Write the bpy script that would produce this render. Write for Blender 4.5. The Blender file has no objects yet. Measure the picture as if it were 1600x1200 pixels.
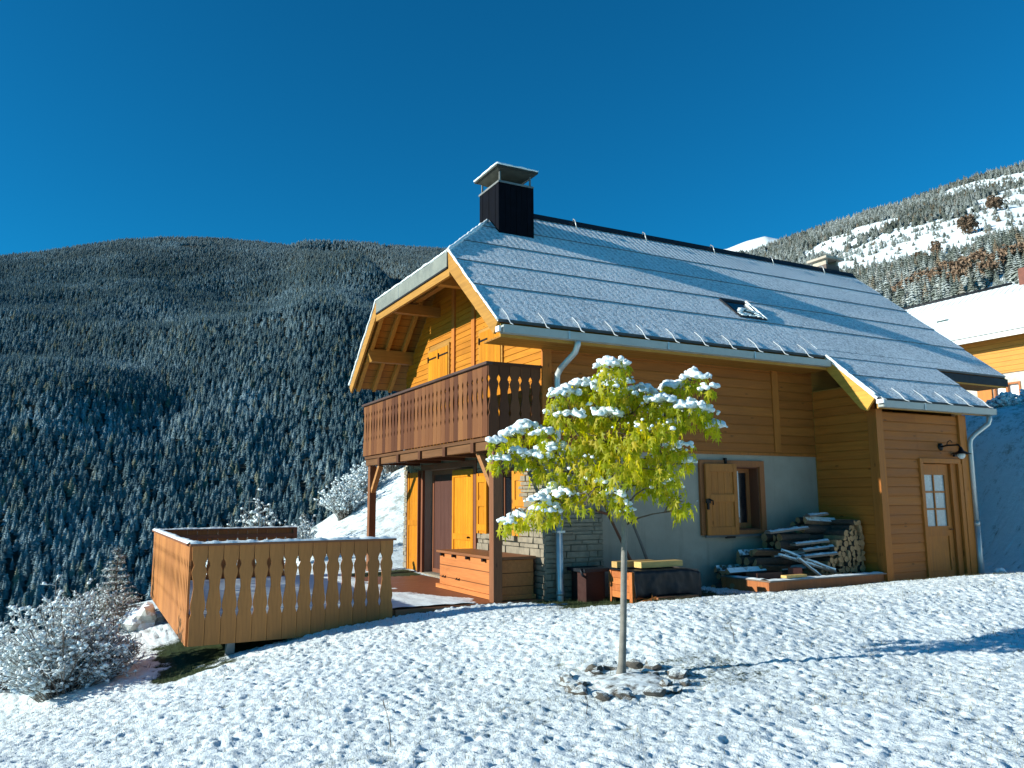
import bpy, math, random
import numpy as np
from mathutils import Vector, Matrix, noise as mn
R = math.radians
random.seed(7)
rng = np.random.default_rng(11)
scene = bpy.context.scene
col = scene.collection

# ------------------------------------------------------------------ camera
cam_d = bpy.data.cameras.new("camera")
cam_d.sensor_width = 36.0
cam_d.lens = 36.0 * 1239.1 / 1600.0
cam_d.clip_start = 0.05
cam_d.clip_end = 20000.0
cam = bpy.data.objects.new("camera", cam_d)
col.objects.link(cam)
CAM = Vector((-6.294, -10.746, 1.492))
yaw, pitch, roll = R(61.961), R(8.367), R(-0.342)
fw = Vector((math.cos(pitch)*math.cos(yaw), math.cos(pitch)*math.sin(yaw), math.sin(pitch)))
rt0 = Vector((math.sin(yaw), -math.cos(yaw), 0)); up0 = rt0.cross(fw)
rt = rt0*math.cos(roll) + up0*math.sin(roll); up = up0*math.cos(roll) - rt0*math.sin(roll)
M = Matrix((rt, up, -fw)).transposed().to_4x4()
M.translation = CAM
cam.matrix_world = M
scene.camera = cam

# ------------------------------------------------------------------ sun and sky
SUN = Vector((-1.0, 0.225, 0.33)).normalized()          # towards the sun
SUN_EL = math.asin(SUN.z)
SUN_AZ = math.atan2(SUN.x, SUN.y)                        # clockwise from +Y
world = bpy.data.worlds.new("World"); scene.world = world
world.use_nodes = True
nt = world.node_tree; nt.nodes.clear()
sky = nt.nodes.new('ShaderNodeTexSky'); sky.sky_type = 'NISHITA'
sky.sun_disc = False; sky.sun_elevation = SUN_EL; sky.sun_rotation = SUN_AZ
sky.altitude = 1600; sky.air_density = 1.0; sky.dust_density = 0.25; sky.ozone_density = 2.2
hs = nt.nodes.new('ShaderNodeMix'); hs.data_type = 'RGBA'; hs.blend_type = 'MULTIPLY'; hs.inputs[0].default_value = 1.0
hs.inputs[7].default_value = (.05, .875, 1.24, 1)          # deep, clear mountain sky
bg = nt.nodes.new('ShaderNodeBackground'); bg.inputs['Strength'].default_value = 0.075
wo = nt.nodes.new('ShaderNodeOutputWorld')
nt.links.new(sky.outputs[0], hs.inputs[6]); nt.links.new(hs.outputs[2], bg.inputs[0]); nt.links.new(bg.outputs[0], wo.inputs[0])
sd = bpy.data.lights.new("sun", 'SUN'); sd.energy = 5.0; sd.angle = R(0.5); sd.color = (1.0, 0.975, 0.875)
so = bpy.data.objects.new("sun", sd); col.objects.link(so)
so.rotation_euler = SUN.to_track_quat('Z', 'Y').to_euler(); so.location = (-30, 6, 20)
scene.view_settings.view_transform = 'Standard'
scene.view_settings.look = 'None'
scene.view_settings.exposure = 0.62
scene.view_settings.gamma = 1.0
scene.render.engine = 'CYCLES'

# ------------------------------------------------------------------ helpers
class MB:
    """collects shapes of ONE mesh"""
    def __init__(s): s.v = []; s.f = []; s.m = []; s.t = []; s.sm = []
    def add(s, verts, faces, mat=0, tint=0.5, smooth=False):
        n = len(s.v); s.v.extend([tuple(v) for v in verts])
        for f in faces:
            s.f.append(tuple(i+n for i in f)); s.m.append(mat); s.t.append(tint); s.sm.append(smooth)
        return s
    def box(s, x0, x1, y0, y1, z0, z1, mat=0, tint=None):
        if tint is None: tint = random.random()
        V = [(x0,y0,z0),(x1,y0,z0),(x1,y1,z0),(x0,y1,z0),(x0,y0,z1),(x1,y0,z1),(x1,y1,z1),(x0,y1,z1)]
        return s.add(V, [(0,3,2,1),(4,5,6,7),(0,1,5,4),(1,2,6,5),(2,3,7,6),(3,0,4,7)], mat, tint)
    def prism(s, poly, d, mat=0, tint=None):
        """poly: list of 3D points, extruded by vector d"""
        if tint is None: tint = random.random()
        d = Vector(d); P = [Vector(p) for p in poly]; n = len(P)
        nrm = Vector((0,0,0))
        for i in range(n): nrm += P[i].cross(P[(i+1) % n])
        if nrm.dot(d) > 0: P = P[::-1]
        V = P + [p + d for p in P]
        F = [tuple(range(n)), tuple(range(2*n-1, n-1, -1))] + [(i, n+i, n+(i+1) % n, (i+1) % n) for i in range(n)]
        F = [tuple(reversed(f)) for f in F] if False else F
        return s.add(V, F, mat, tint)
    def beam(s, a, b, w, h, upv=(0,0,1), mat=0, tint=None):
        a = Vector(a); b = Vector(b); d = (b-a).normalized(); u = Vector(upv)
        x = d.cross(u).normalized(); u = x.cross(d).normalized()
        p = [a + x*(w/2)*i + u*(h/2)*j for i, j in ((-1,-1),(1,-1),(1,1),(-1,1))]
        return s.prism(p, b-a, mat, tint)
    def tube(s, pts, rad, n=8, mat=0, tint=0.5, cap=True, smooth=True):
        P = [Vector(p) for p in pts]
        if not hasattr(rad, '__len__'): rad = [rad]*len(P)
        V = []; F = []; prev = None
        for i, p in enumerate(P):
            d = (P[min(i+1, len(P)-1)] - P[max(i-1, 0)]).normalized()
            if prev is None:
                ref = Vector((0,0,1)) if abs(d.z) < .9 else Vector((1,0,0)); x = d.cross(ref).normalized()
            else:
                x = (prev - d*prev.dot(d)).normalized()
            prev = x; y = d.cross(x)
            for k in range(n):
                a = 2*math.pi*k/n; V.append(p + (x*math.cos(a) + y*math.sin(a))*rad[i])
        for i in range(len(P)-1):
            for k in range(n):
                F.append((i*n+k, i*n+(k+1) % n, (i+1)*n+(k+1) % n, (i+1)*n+k))
        if cap:
            F.append(tuple(range(n-1, -1, -1))); F.append(tuple(range((len(P)-1)*n, len(P)*n)))
        return s.add(V, F, mat, tint, smooth)
    def blob(s, c, r, mat=0, tint=0.5, rough=0.25, seed=0, sub=2, freq=1.6):
        V, F = ICO[sub]
        c = Vector(c); r = Vector(r) if hasattr(r, '__len__') else Vector((r, r, r))
        o = Vector((seed*3.7, seed*1.3, seed*2.1)); W = []
        for v in V:
            k = 1 + rough*mn.noise(v*freq + o) + rough*.5*mn.noise(v*freq*2.3 + o)
            W.append((c.x+v.x*r.x*k, c.y+v.y*r.y*k, c.z+v.z*r.z*k))
        return s.add(W, F, mat, tint, True)
    def mesh(s, name, mats, off=(0,0,0)):
        me = bpy.data.meshes.new(name)
        o = Vector(off)
        me.from_pydata([(v[0]-o.x, v[1]-o.y, v[2]-o.z) for v in s.v], [], s.f)
        for m in mats: me.materials.append(m)
        me.polygons.foreach_set('material_index', s.m)
        me.polygons.foreach_set('use_smooth', s.sm)
        a = me.attributes.new('tint', 'FLOAT', 'FACE'); a.data.foreach_set('value', s.t)
        me.update()
        return me

import bmesh
ICO = {}
for sub in (1, 2, 3):
    b = bmesh.new(); bmesh.ops.create_icosphere(b, subdivisions=sub, radius=1.0)
    ICO[sub] = ([v.co.copy() for v in b.verts], [tuple(v.index for v in f.verts) for f in b.faces]); b.free()

def wpos(o):
    p = Vector((0,0,0))
    while o is not None: p += Vector(o.location); o = o.parent
    return p
def thing(name, label, cat, loc=(0,0,0), group=None):
    o = bpy.data.objects.new(name, None); o.empty_display_size = .2; col.objects.link(o); o.location = loc
    o['label'] = label; o['category'] = cat
    if group: o['group'] = group
    return o
def tag(o, label, cat, group=None):
    o['label'] = label; o['category'] = cat
    if group: o['group'] = group
    return o
def part(name, mb, mats, parent=None, label=None, bevel=0, loc=None):
    """a mesh; geometry given in world metres, stored relative to its parent's place (or to loc)"""
    if not isinstance(mats, (list, tuple)): mats = [mats]
    base = wpos(parent) if parent else Vector((0,0,0))
    off = Vector(loc) if loc is not None else base
    o = bpy.data.objects.new(name, mb.mesh(name, mats, off)); col.objects.link(o)
    if parent: o.parent = parent
    o.location = off - base
    if label: o['label'] = label
    if bevel:
        m = o.modifiers.new('bevel', 'BEVEL'); m.width = bevel; m.segments = 2; m.limit_method = 'ANGLE'; m.angle_limit = R(40)
    return o
def structure(o): o['kind'] = 'structure'; return o
def clone(o, loc, parent=None):
    c = o.copy(); col.objects.link(c); c.location = loc
    if parent: c.parent = parent
    return c

# --- numpy noise
def vn(x, y, seed=0):
    xi = np.floor(x).astype(np.int64); yi = np.floor(y).astype(np.int64); fx = x-xi; fy = y-yi
    fx = fx*fx*fx*(fx*(fx*6-15)+10); fy = fy*fy*fy*(fy*(fy*6-15)+10)
    def h(a, b):
        n = (a*374761393 + b*668265263 + seed*974634777) & 0x7fffffff
        n = ((n ^ (n >> 13))*1274126177) & 0x7fffffff
        n = n ^ (n >> 16)
        return (n & 0xffff)/65535.0
    return (h(xi, yi)*(1-fx)+h(xi+1, yi)*fx)*(1-fy) + (h(xi, yi+1)*(1-fx)+h(xi+1, yi+1)*fx)*fy
def fbm(x, y, oct=4, seed=0):
    s = 0; a = .5; 
    for i in range(oct): s = s + a*vn(x*2**i+17.3*i, y*2**i-9.1*i, seed+i); a *= .5
    return s/(1-.5**oct)
def sst(a, b, x):
    t = np.clip((x-a)/(b-a), 0, 1); return t*t*(3-2*t)

# ------------------------------------------------------------------ materials
def new_mat(name, rough=.6, spec=.3):
    m = bpy.data.materials.new(name); m.use_nodes = True
    n = m.node_tree.nodes; b = n['Principled BSDF']; b.inputs['Roughness'].default_value = rough
    b.inputs['Specular IOR Level'].default_value = spec
    return m, m.node_tree, b
def N(t, ty, **kw):
    n = t.nodes.new(ty)
    for k, v in kw.items():
        if k in n.inputs.keys(): n.inputs[k].default_value = v
        else: setattr(n, k, v)
    return n
def L(t, a, b): t.links.new(a, b)
def mixc(t, fac, a, b, blend='MIX'):
    n = t.nodes.new('ShaderNodeMix'); n.data_type = 'RGBA'; n.blend_type = blend; n.clamp_factor = True
    for s, v in ((0, fac), (6, a), (7, b)):
        if hasattr(v, 'is_output') or hasattr(v, 'links'): t.links.new(v, n.inputs[s])
        elif s == 0: n.inputs[0].default_value = v
        else: n.inputs[s].default_value = (*v, 1) if len(v) == 3 else v
    return n.outputs[2]
def maths(t, op, a, b=0.0, c=0.0, clamp=False):
    n = t.nodes.new('ShaderNodeMath'); n.operation = op; n.use_clamp = clamp
    for i, v in enumerate((a, b, c)):
        if hasattr(v, 'links'): t.links.new(v, n.inputs[i])
        else: n.inputs[i].default_value = v
    return n.outputs[0]
def maprange(t, v, a, b, c=0.0, d=1.0):
    n = t.nodes.new('ShaderNodeMapRange'); n.inputs[1].default_value = a; n.inputs[2].default_value = b
    n.inputs[3].default_value = c; n.inputs[4].default_value = d
    t.links.new(v, n.inputs[0]); return n.outputs[0]
def noise(t, vec, scale, detail=4, rough=.55, dist=0.0):
    n = N(t, 'ShaderNodeTexNoise'); n.inputs['Scale'].default_value = scale; n.inputs['Detail'].default_value = detail
    n.inputs['Roughness'].default_value = rough; n.inputs['Distortion'].default_value = dist
    if vec is not None: t.links.new(vec, n.inputs['Vector'])
    return n.outputs['Fac']
def coords(t, scale=(1,1,1), kind='Object'):
    tc = N(t, 'ShaderNodeTexCoord'); mp = N(t, 'ShaderNodeMapping'); mp.inputs['Scale'].default_value = scale
    t.links.new(tc.outputs[kind], mp.inputs['Vector']); return mp.outputs[0]
def bump(t, b, h, strength=.3, dist=.01):
    n = N(t, 'ShaderNodeBump'); n.inputs['Strength'].default_value = strength; n.inputs['Distance'].default_value = dist
    t.links.new(h, n.inputs['Height']); t.links.new(n.outputs[0], b.inputs['Normal']); return n
def attr(t, name):
    n = N(t, 'ShaderNodeAttribute'); n.attribute_name = name; return n.outputs['Fac']
SNOWC = (.78, .87, .89)
def snow_top(t, colour, amount=.5, scale=14., soft=.18):
    """snow lying on upward faces"""
    g = N(t, 'ShaderNodeNewGeometry'); sp = N(t, 'ShaderNodeSeparateXYZ'); t.links.new(g.outputs['Normal'], sp.inputs[0])
    nz = noise(t, coords(t), scale, 3)
    v = maths(t, 'ADD', sp.outputs[2], maths(t, 'MULTIPLY', maths(t, 'SUBTRACT', nz, .5), 1.4))
    return mixc(t, maprange(t, v, 1-amount-soft, 1-amount+soft), colour, SNOWC)

def wood(name, c, axis='x', var=.35, rough=.55, knots=True, plank=0, plank_axis='z', snow=0, obj_var=.25):
    m, t, b = new_mat(name, rough, .18)
    sc = {'x': (.5, 9, 9), 'y': (9, .5, 9), 'z': (9, 9, .5)}[axis]
    v = coords(t, sc)
    n1 = noise(t, v, 2.2, 5, .6, .6); n2 = noise(t, v, 9, 3, .6, .3)
    dark = tuple(x*.42 for x in c); light = tuple(min(1, x*1.25) for x in c)
    f = maths(t, 'ADD', maths(t, 'MULTIPLY', n1, .65), maths(t, 'MULTIPLY', n2, .35))
    cc = mixc(t, maprange(t, f, .33, .66), dark, light)
    cc = mixc(t, .55, cc, c)
    oi = N(t, 'ShaderNodeObjectInfo')
    tv = maths(t, 'ADD', maths(t, 'MULTIPLY', maths(t, 'SUBTRACT', attr(t, 'tint'), .5), var),
               maths(t, 'MULTIPLY', maths(t, 'SUBTRACT', oi.outputs['Random'], .5), obj_var))
    hsv = N(t, 'ShaderNodeHueSaturation'); t.links.new(cc, hsv.inputs['Color'])
    t.links.new(maths(t, 'ADD', tv, 1.0), hsv.inputs['Value'])
    t.links.new(maths(t, 'ADD', maths(t, 'MULTIPLY', tv, .015), .5), hsv.inputs['Hue'])
    cc = hsv.outputs[0]
    # weather marks
    w = noise(t, coords(t), 1.3, 5, .7)
    cc = mixc(t, maprange(t, w, .5, .78, 0, .35), cc, tuple(x*.5 for x in c))
    if knots:
        vo = N(t, 'ShaderNodeTexVoronoi'); vo.inputs['Scale'].default_value = 1.0
        ks = {'x': (2.2, 6, 6), 'y': (6, 2.2, 6), 'z': (6, 6, 2.2)}[axis]
        t.links.new(coords(t, ks), vo.inputs['Vector'])
        cc = mixc(t, maprange(t, vo.outputs['Distance'], .05, .12, .75, 0), cc, tuple(x*.25 for x in c))
    h = f
    if plank:
        tc = N(t, 'ShaderNodeTexCoord'); sp = N(t, 'ShaderNodeSeparateXYZ'); t.links.new(tc.outputs['Object'], sp.inputs[0])
        q = maths(t, 'FRACT', maths(t, 'DIVIDE', sp.outputs['XYZ'.index(plank_axis.upper())], plank))
        e = maths(t, 'ABSOLUTE', maths(t, 'SUBTRACT', q, .5))
        groove = maprange(t, e, .455, .485)
        cc = mixc(t, groove, cc, tuple(x*.18 for x in c))
        h = maths(t, 'SUBTRACT', f, maths(t, 'MULTIPLY', groove, 3.0))
    if snow: cc = snow_top(t, cc, snow)
    t.links.new(cc, b.inputs['Base Color'])
    bump(t, b, h, .35, .004)
    t.links.new(maprange(t, n1, .3, .7, rough-.12, rough+.15), b.inputs['Roughness'])
    return m
def plain(name, c, rough=.5, metal=0., var=.25, scale=6, bs=.15, spec=.4, snow=0):
    m, t, b = new_mat(name, rough, spec); b.inputs['Metallic'].default_value = metal
    n1 = noise(t, coords(t), scale, 5, .65)
    cc = mixc(t, maprange(t, n1, .3, .7), tuple(x*(1-var) for x in c), tuple(min(1, x*(1+var)) for x in c))
    oi = N(t, 'ShaderNodeObjectInfo')
    cc = mixc(t, maths(t, 'MULTIPLY', maths(t, 'ADD', attr(t, 'tint'), oi.outputs['Random']), .25), cc, tuple(x*.6 for x in c))
    if snow: cc = snow_top(t, cc, snow)
    t.links.new(cc, b.inputs['Base Color'])
    t.links.new(maprange(t, n1, .3, .7, max(.05, rough-.12), min(1, rough+.15)), b.inputs['Roughness'])
    bump(t, b, noise(t, coords(t), scale*9, 4), bs, .004)
    return m
def snow_mat(name, scale=30, bs=.5, grey=0.0):
    m, t, b = new_mat(name, .75, .25)
    c = coords(t)
    n1 = noise(t, c, scale, 5, .65); n2 = noise(t, c, scale*5, 3)
    t.links.new(mixc(t, maprange(t, n1, .3, .7), tuple(x*(.9-grey) for x in SNOWC), SNOWC), b.inputs['Base Color'])
    bump(t, b, maths(t, 'ADD', n1, maths(t, 'MULTIPLY', n2, .4)), bs, .02)
    b.inputs['Subsurface Weight'].default_value = 0.0
    return m

HONEY = (.43, .145, .026); YELLOW = (.52, .195, .006); BROWN = (.150, .058, .022); TERRA = (.40, .163, .050)
W_CLADX = wood('honey_cladding_x', HONEY, 'x', var=.16)
W_CLADY = wood('honey_cladding_y', (.47, .178, .012), 'y', var=.22)
W_BEAMX = wood('honey_beam_x', (.40, .20, .04), 'x', knots=False)
W_BEAMY = wood('honey_beam_y', (.40, .20, .04), 'y', knots=False)
W_BEAMZ = wood('honey_post', HONEY, 'z')
W_SOFFIT = wood('soffit_boards', (.30, .13, .022), 'x', plank=.14, plank_axis='y')
W_SHUT = wood('yellow_shutter', YELLOW, 'z', var=.2)
W_SHUT2 = wood('honey_shutter', (.46, .165, .035), 'z', var=.2)
W_DARK = wood('dark_balcony_wood', BROWN, 'z', var=.5, knots=False, obj_var=.9)
W_DARKX = wood('dark_beam_wood_x', (.10, .04, .018), 'x', knots=False)
W_DARKY = wood('dark_beam_wood_y', (.13, .06, .025), 'y', knots=False)
W_POST = wood('dark_post_wood', (.20, .085, .04), 'z', knots=True)
W_FRAME = wood('red_brown_frame', (.20, .075, .038), 'z', knots=False)
W_FRAMEO = wood('orange_brown_frame', (.36, .13, .045), 'z', knots=False)
W_TERR = wood('terrace_boards', TERRA, 'z', knots=False, obj_var=.22)
W_DECK = wood('deck_wood', (.26, .10, .045), 'x', plank=.13, plank_axis='y', knots=False)
W_TERRX = wood('terrace_edge_wood', (.24, .10, .05), 'x', knots=False)
W_CHEST = wood('chest_wood', (.46, .165, .05), 'y', plank=.2, plank_axis='z', knots=False)
W_PALE = wood('pale_timber', (.55, .36, .13), 'x', knots=True)
W_GREY = wood('grey_weathered_wood', (.20, .16, .13), 'z', knots=False)
W_LOG = plain('split_log_wood', (.36, .21, .10), .8, var=.45, scale=20, bs=.5)
W_LOGEND = plain('log_cut_end', (.42, .25, .12), .8, var=.35, scale=30, bs=.4)
W_BARK = plain('log_bark', (.07, .05, .038), .9, var=.5, scale=18, bs=.8)
W_LOGS = plain('snowy_log', (.16, .11, .07), .85, var=.5, scale=18, bs=.6, snow=.55)
ZINC = plain('zinc', (.50, .54, .53), .38, .55, .16, 4, .08)
ZINCP = plain('painted_zinc_fascia', (.36, .40, .38), .5, .0, .14, 3, .06)
DARKM = plain('dark_metal', (.013, .016, .021), .55, .1, .3, 6, .1, .2)
IRON = plain('black_iron', (.012, .011, .011), .5, .6, .3, 20, .2)
RED = plain('red_paint', (.35, .02, .015), .5)
GLASSD = plain('dark_glass', (.008, .010, .014), .08, 0, .2, 3, .0, .6)
CURT = plain('white_lace_curtain', (.72, .74, .74), .85, 0, .25, 60, .6)
FROST = plain('frosted_glass', (.30, .38, .40), .22, 0, .25, 5, .1, .6)
TARP = plain('black_tarp', (.007, .011, .016), .45, 0, .3, 5, .5, .25)
CINT = plain('dark_interior', (.02, .016, .013), .9)
BRICK = plain('red_brick', (.30, .085, .055), .85, 0, .35, 12, .6)
ROCK = plain('grey_rock', (.105, .095, .08), .9, 0, .45, 7, .9, snow=.19)
ROCKP = plain('pale_boulder', (.50, .50, .46), .9, 0, .25, 5, .8, snow=.6)
STONE = plain('ledge_stone', (.25, .215, .155), .9, 0, .35, 9, .8)
SNOW = snow_mat('snow', 26, .6)
SNOWS = snow_mat('smooth_snow', 14, .3)
SOIL = plain('soil', (.045, .035, .025), .95, 0, .4, 26, .9, snow=.14)

def plaster():
    m, t, b = new_mat('grey_plaster', .9, .15)
    c = coords(t)
    n1 = noise(t, c, 1.1, 6, .65); n2 = noise(t, c, 55, 4)
    cc = mixc(t, maprange(t, n1, .3, .7), (.285, .255, .200), (.375, .340, .270))
    st = noise(t, coords(t, (3.5, 3.5, .35)), 2.0, 4)
    cc = mixc(t, maprange(t, st, .55, .75, 0, .35), cc, (.17, .155, .125))
    sp_ = N(t, 'ShaderNodeSeparateXYZ'); L(t, coords(t), sp_.inputs[0])
    dirt = maths(t, 'SUBTRACT', maths(t, 'MULTIPLY', noise(t, c, 2.3, 5, .7), 1.1), sp_.outputs[2])      # splashed earth along the foot
    cc = mixc(t, maprange(t, dirt, .05, .55, 0, .6), cc, (.12, .10, .075))
    L(t, cc, b.inputs['Base Color']); bump(t, b, maths(t, 'ADD', n2, n1), .35, .008)
    return m
PLASTER = plaster()

def roof_mat():
    """thin granular snow over ribbed dark metal"""
    m, t, b = new_mat('snowy_ribbed_roof', .6, .3)
    tc = N(t, 'ShaderNodeTexCoord'); sp = N(t, 'ShaderNodeSeparateXYZ'); L(t, tc.outputs['Object'], sp.inputs[0])
    c = coords(t)
    g = noise(t, c, 17, 3, .7); g2 = noise(t, c, 1.0, 4, .6); g3 = noise(t, c, 45, 2, .6)
    rib = maths(t, 'SINE', maths(t, 'MULTIPLY', sp.outputs[0], 2*math.pi/.135))
    ribn = maths(t, 'MULTIPLY', rib, .5)
    up_ = maprange(t, attr(t, 'tint'), .55, 1.0, .06, 1.0)        # ribs show where the snow lies thinnest, towards the ridge
    f = maths(t, 'ADD', maths(t, 'ADD', maths(t, 'MULTIPLY', maths(t, 'SUBTRACT', g, .5), 2.6), maths(t, 'MULTIPLY', maths(t, 'SUBTRACT', g3, .5), 1.9)),
              maths(t, 'ADD', maths(t, 'MULTIPLY', maths(t, 'SUBTRACT', g2, .5), .7), maths(t, 'MULTIPLY', ribn, maths(t, 'MULTIPLY', up_, .80))))
    cc = mixc(t, maprange(t, f, -.55, .24), (.33, .37, .39), (.84, .88, .885))
    L(t, cc, b.inputs['Base Color'])
    h = maths(t, 'ADD', maths(t, 'MULTIPLY', f, .7), maths(t, 'MULTIPLY', rib, .14))
    bump(t, b, h, .55, .018)
    return m
ROOF = roof_mat()

# ------------------------------------------------------------------ ground
def ground_h(x, y):
    x = np.asarray(x, float); y = np.asarray(y, float)
    z = -.04 + 0*x
    z = z + .21*np.exp(-((y+3.3)/1.7)**2)*sst(-3.2, 0.2, x)
    z = z + .012*np.clip(x, 0, 12)*sst(-1, -4, y)
    left = np.clip(-x-1.3, 0, 60)
    drop = np.where(left < 8, .068*left**1.5, .068*8**1.5 + .36*(left-8))
    z = z - drop*np.clip((y+8.5)/8.5, .05, 1.0)*(1+.9*sst(6.5, 14, y)) - .5*np.clip(y-7.5, 0, 60)*sst(-1.5, -4, x)
    # bank on the right, behind the shed end
    br = sst(9.0, 15.0, x + .12*np.clip(y-2, -6, 8))
    z = z + 3.75*br + .10*np.clip(x-14, 0, 80)*sst(-30, 6, y)
    # bank behind the chalet, falling off to the left
    bb = sst(7.2, 13.5, y)
    sl = np.clip(.66*(x+.75), -14, 3.2 + .1*np.clip(y-10, 0, 40))
    z = z + bb*sl*(1-br)
    z = z - .45*np.clip(y-15.5, 0, 300)*(1-sst(.45, .8, (x+6)/(y+11).clip(.1)))
    z = z + .10*(fbm(x*.35, y*.35, 3, 5)-.5)*sst(0, 3, np.abs(x)+np.abs(y+1))
    return z
def gh(x, y): return float(ground_h(np.array([x]), np.array([y]))[0])

def axis_pts(lo, a, b, hi, fine, grow):
    mid = list(np.arange(a, b, fine)); out = []; s = fine; p = a
    while p > lo: s *= grow; p -= s; out.append(p)
    hi_l = []; s = fine; p = mid[-1]
    while p < hi: s *= grow; p += s; hi_l.append(p)
    return np.array(out[::-1] + mid + hi_l)
def grass_mask(x, y):
    """1 where snow lies, 0 where the ground stayed bare (under the eaves and the terrace)"""
    n = fbm(x*1.5, y*1.5, 3, 9)-.5; n2 = fbm(x*5, y*5, 3, 12)-.5
    d = n*.9 + n2*.7
    bare = sst(-1.75, -1.15, y + d)*sst(-.9, -.1, x + d)*(1-sst(2.2, 3.4, x+d))*(1-sst(.6, 1.2, y))
    bare2 = sst(-.62, -.25, y + d*.4)*sst(-5.6, -5.25, x+d*.4)*(1-sst(-4.9, -4.0, x+d))*(1-sst(1.6, 3.0, y))*.9 + sst(.0, .3, y)*sst(-5.0, -4.8, x)*(1-sst(-.2, 0, x))*(1-sst(5.7, 6, y))*.8
    bare3 = sst(-.9, -.6, y+d*.7)*sst(3.2, 3.8, x)*(1-sst(.6, 1.2, y))*(1-sst(6.0, 6.2, x))
    bare4 = sst(.45, .2, np.hypot((x+2.22)/1.0, y+5.0)+d*.25)*.6
    bare5 = sst(.8, .35, np.hypot(x+1.35, (y+5.2)*1.1)+d*.5)*.45          # sheltered ground beside the young tree
    return 1-np.clip(bare+bare2+bare3+bare4+bare5, 0, 1)

GX = axis_pts(-70, -8.4, 7.5, 75, .023, 1.035); GY = axis_pts(-24, -7.6, .3, 95, .023, 1.035)
XX, YY = np.meshgrid(GX, GY)
ZZ = ground_h(XX, YY)
SN = grass_mask(XX, YY)
# lumps of wet snow on short grass
wx = XX + .05*(vn(XX*9, YY*9, 31)-.5); wy = YY + .05*(vn(XX*9, YY*9, 32)-.5)
l1 = np.abs(2*vn(wx*8.5, wy*8.5, 21)-1); l2 = np.abs(2*vn(wx*17, wy*17, 22)-1); l3 = vn(wx*3.1, wy*3.1, 23); l4 = vn(wx*30, wy*30, 24)
l5 = vn(wx*21+.4*wy, wy*21, 27)
_sz = .55+.9*fbm(XX*.7, YY*.7, 2, 28)
lump = (-0.0 + .010*(1-l1)**1.2*_sz + .018*(1-l2)*_sz + .010*l3 + .020*l4 + .016*l5)
fine_zone = sst(-14, -9, XX)*(1-sst(9, 16, XX))*sst(-11, -9, YY)*(1-sst(3, 9, YY))
ruts = .012*sst(.64, .74, fbm(XX*1.6, YY*1.6, 2, 44))                       # footprints and hollows
ZZ = ZZ + (lump*(.30+.70*SN) - ruts*SN)*np.clip(fine_zone + .0, 0, 1) + (1-fine_zone)*(.12*fbm(XX*1.1, YY*1.1, 3, 25))
ny, nx = XX.shape
gm = bpy.data.meshes.new('snowy_lawn')
idx = np.arange(nx*ny).reshape(ny, nx)
F = np.stack([idx[:-1, :-1], idx[:-1, 1:], idx[1:, 1:], idx[1:, :-1]], -1).reshape(-1, 4)
V = np.stack([XX, YY, ZZ], -1).reshape(-1, 3)
def np_mesh(me, V, F, smooth=True):
    k = F.shape[1]
    me.vertices.add(len(V)); me.vertices.foreach_set('co', V.astype(np.float32).ravel())
    me.loops.add(F.size); me.loops.foreach_set('vertex_index', F.astype(np.int32).ravel())
    me.polygons.add(len(F)); me.polygons.foreach_set('loop_start', np.arange(0, F.size, k, dtype=np.int32))
    me.polygons.foreach_set('loop_total', np.full(len(F), k, np.int32))
    me.polygons.foreach_set('use_smooth', np.full(len(F), smooth))
    me.update(calc_edges=True); me.validate()
np_mesh(gm, V, F)
hollow = np.clip((.036-lump)/.022, 0, 1)
for nm, arr in (('snow', SN), ('hollow', hollow*fine_zone), ('far', 1-fine_zone)):
    a = gm.attributes.new(nm, 'FLOAT', 'POINT'); a.data.foreach_set('value', arr.astype(np.float32).ravel())
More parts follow.
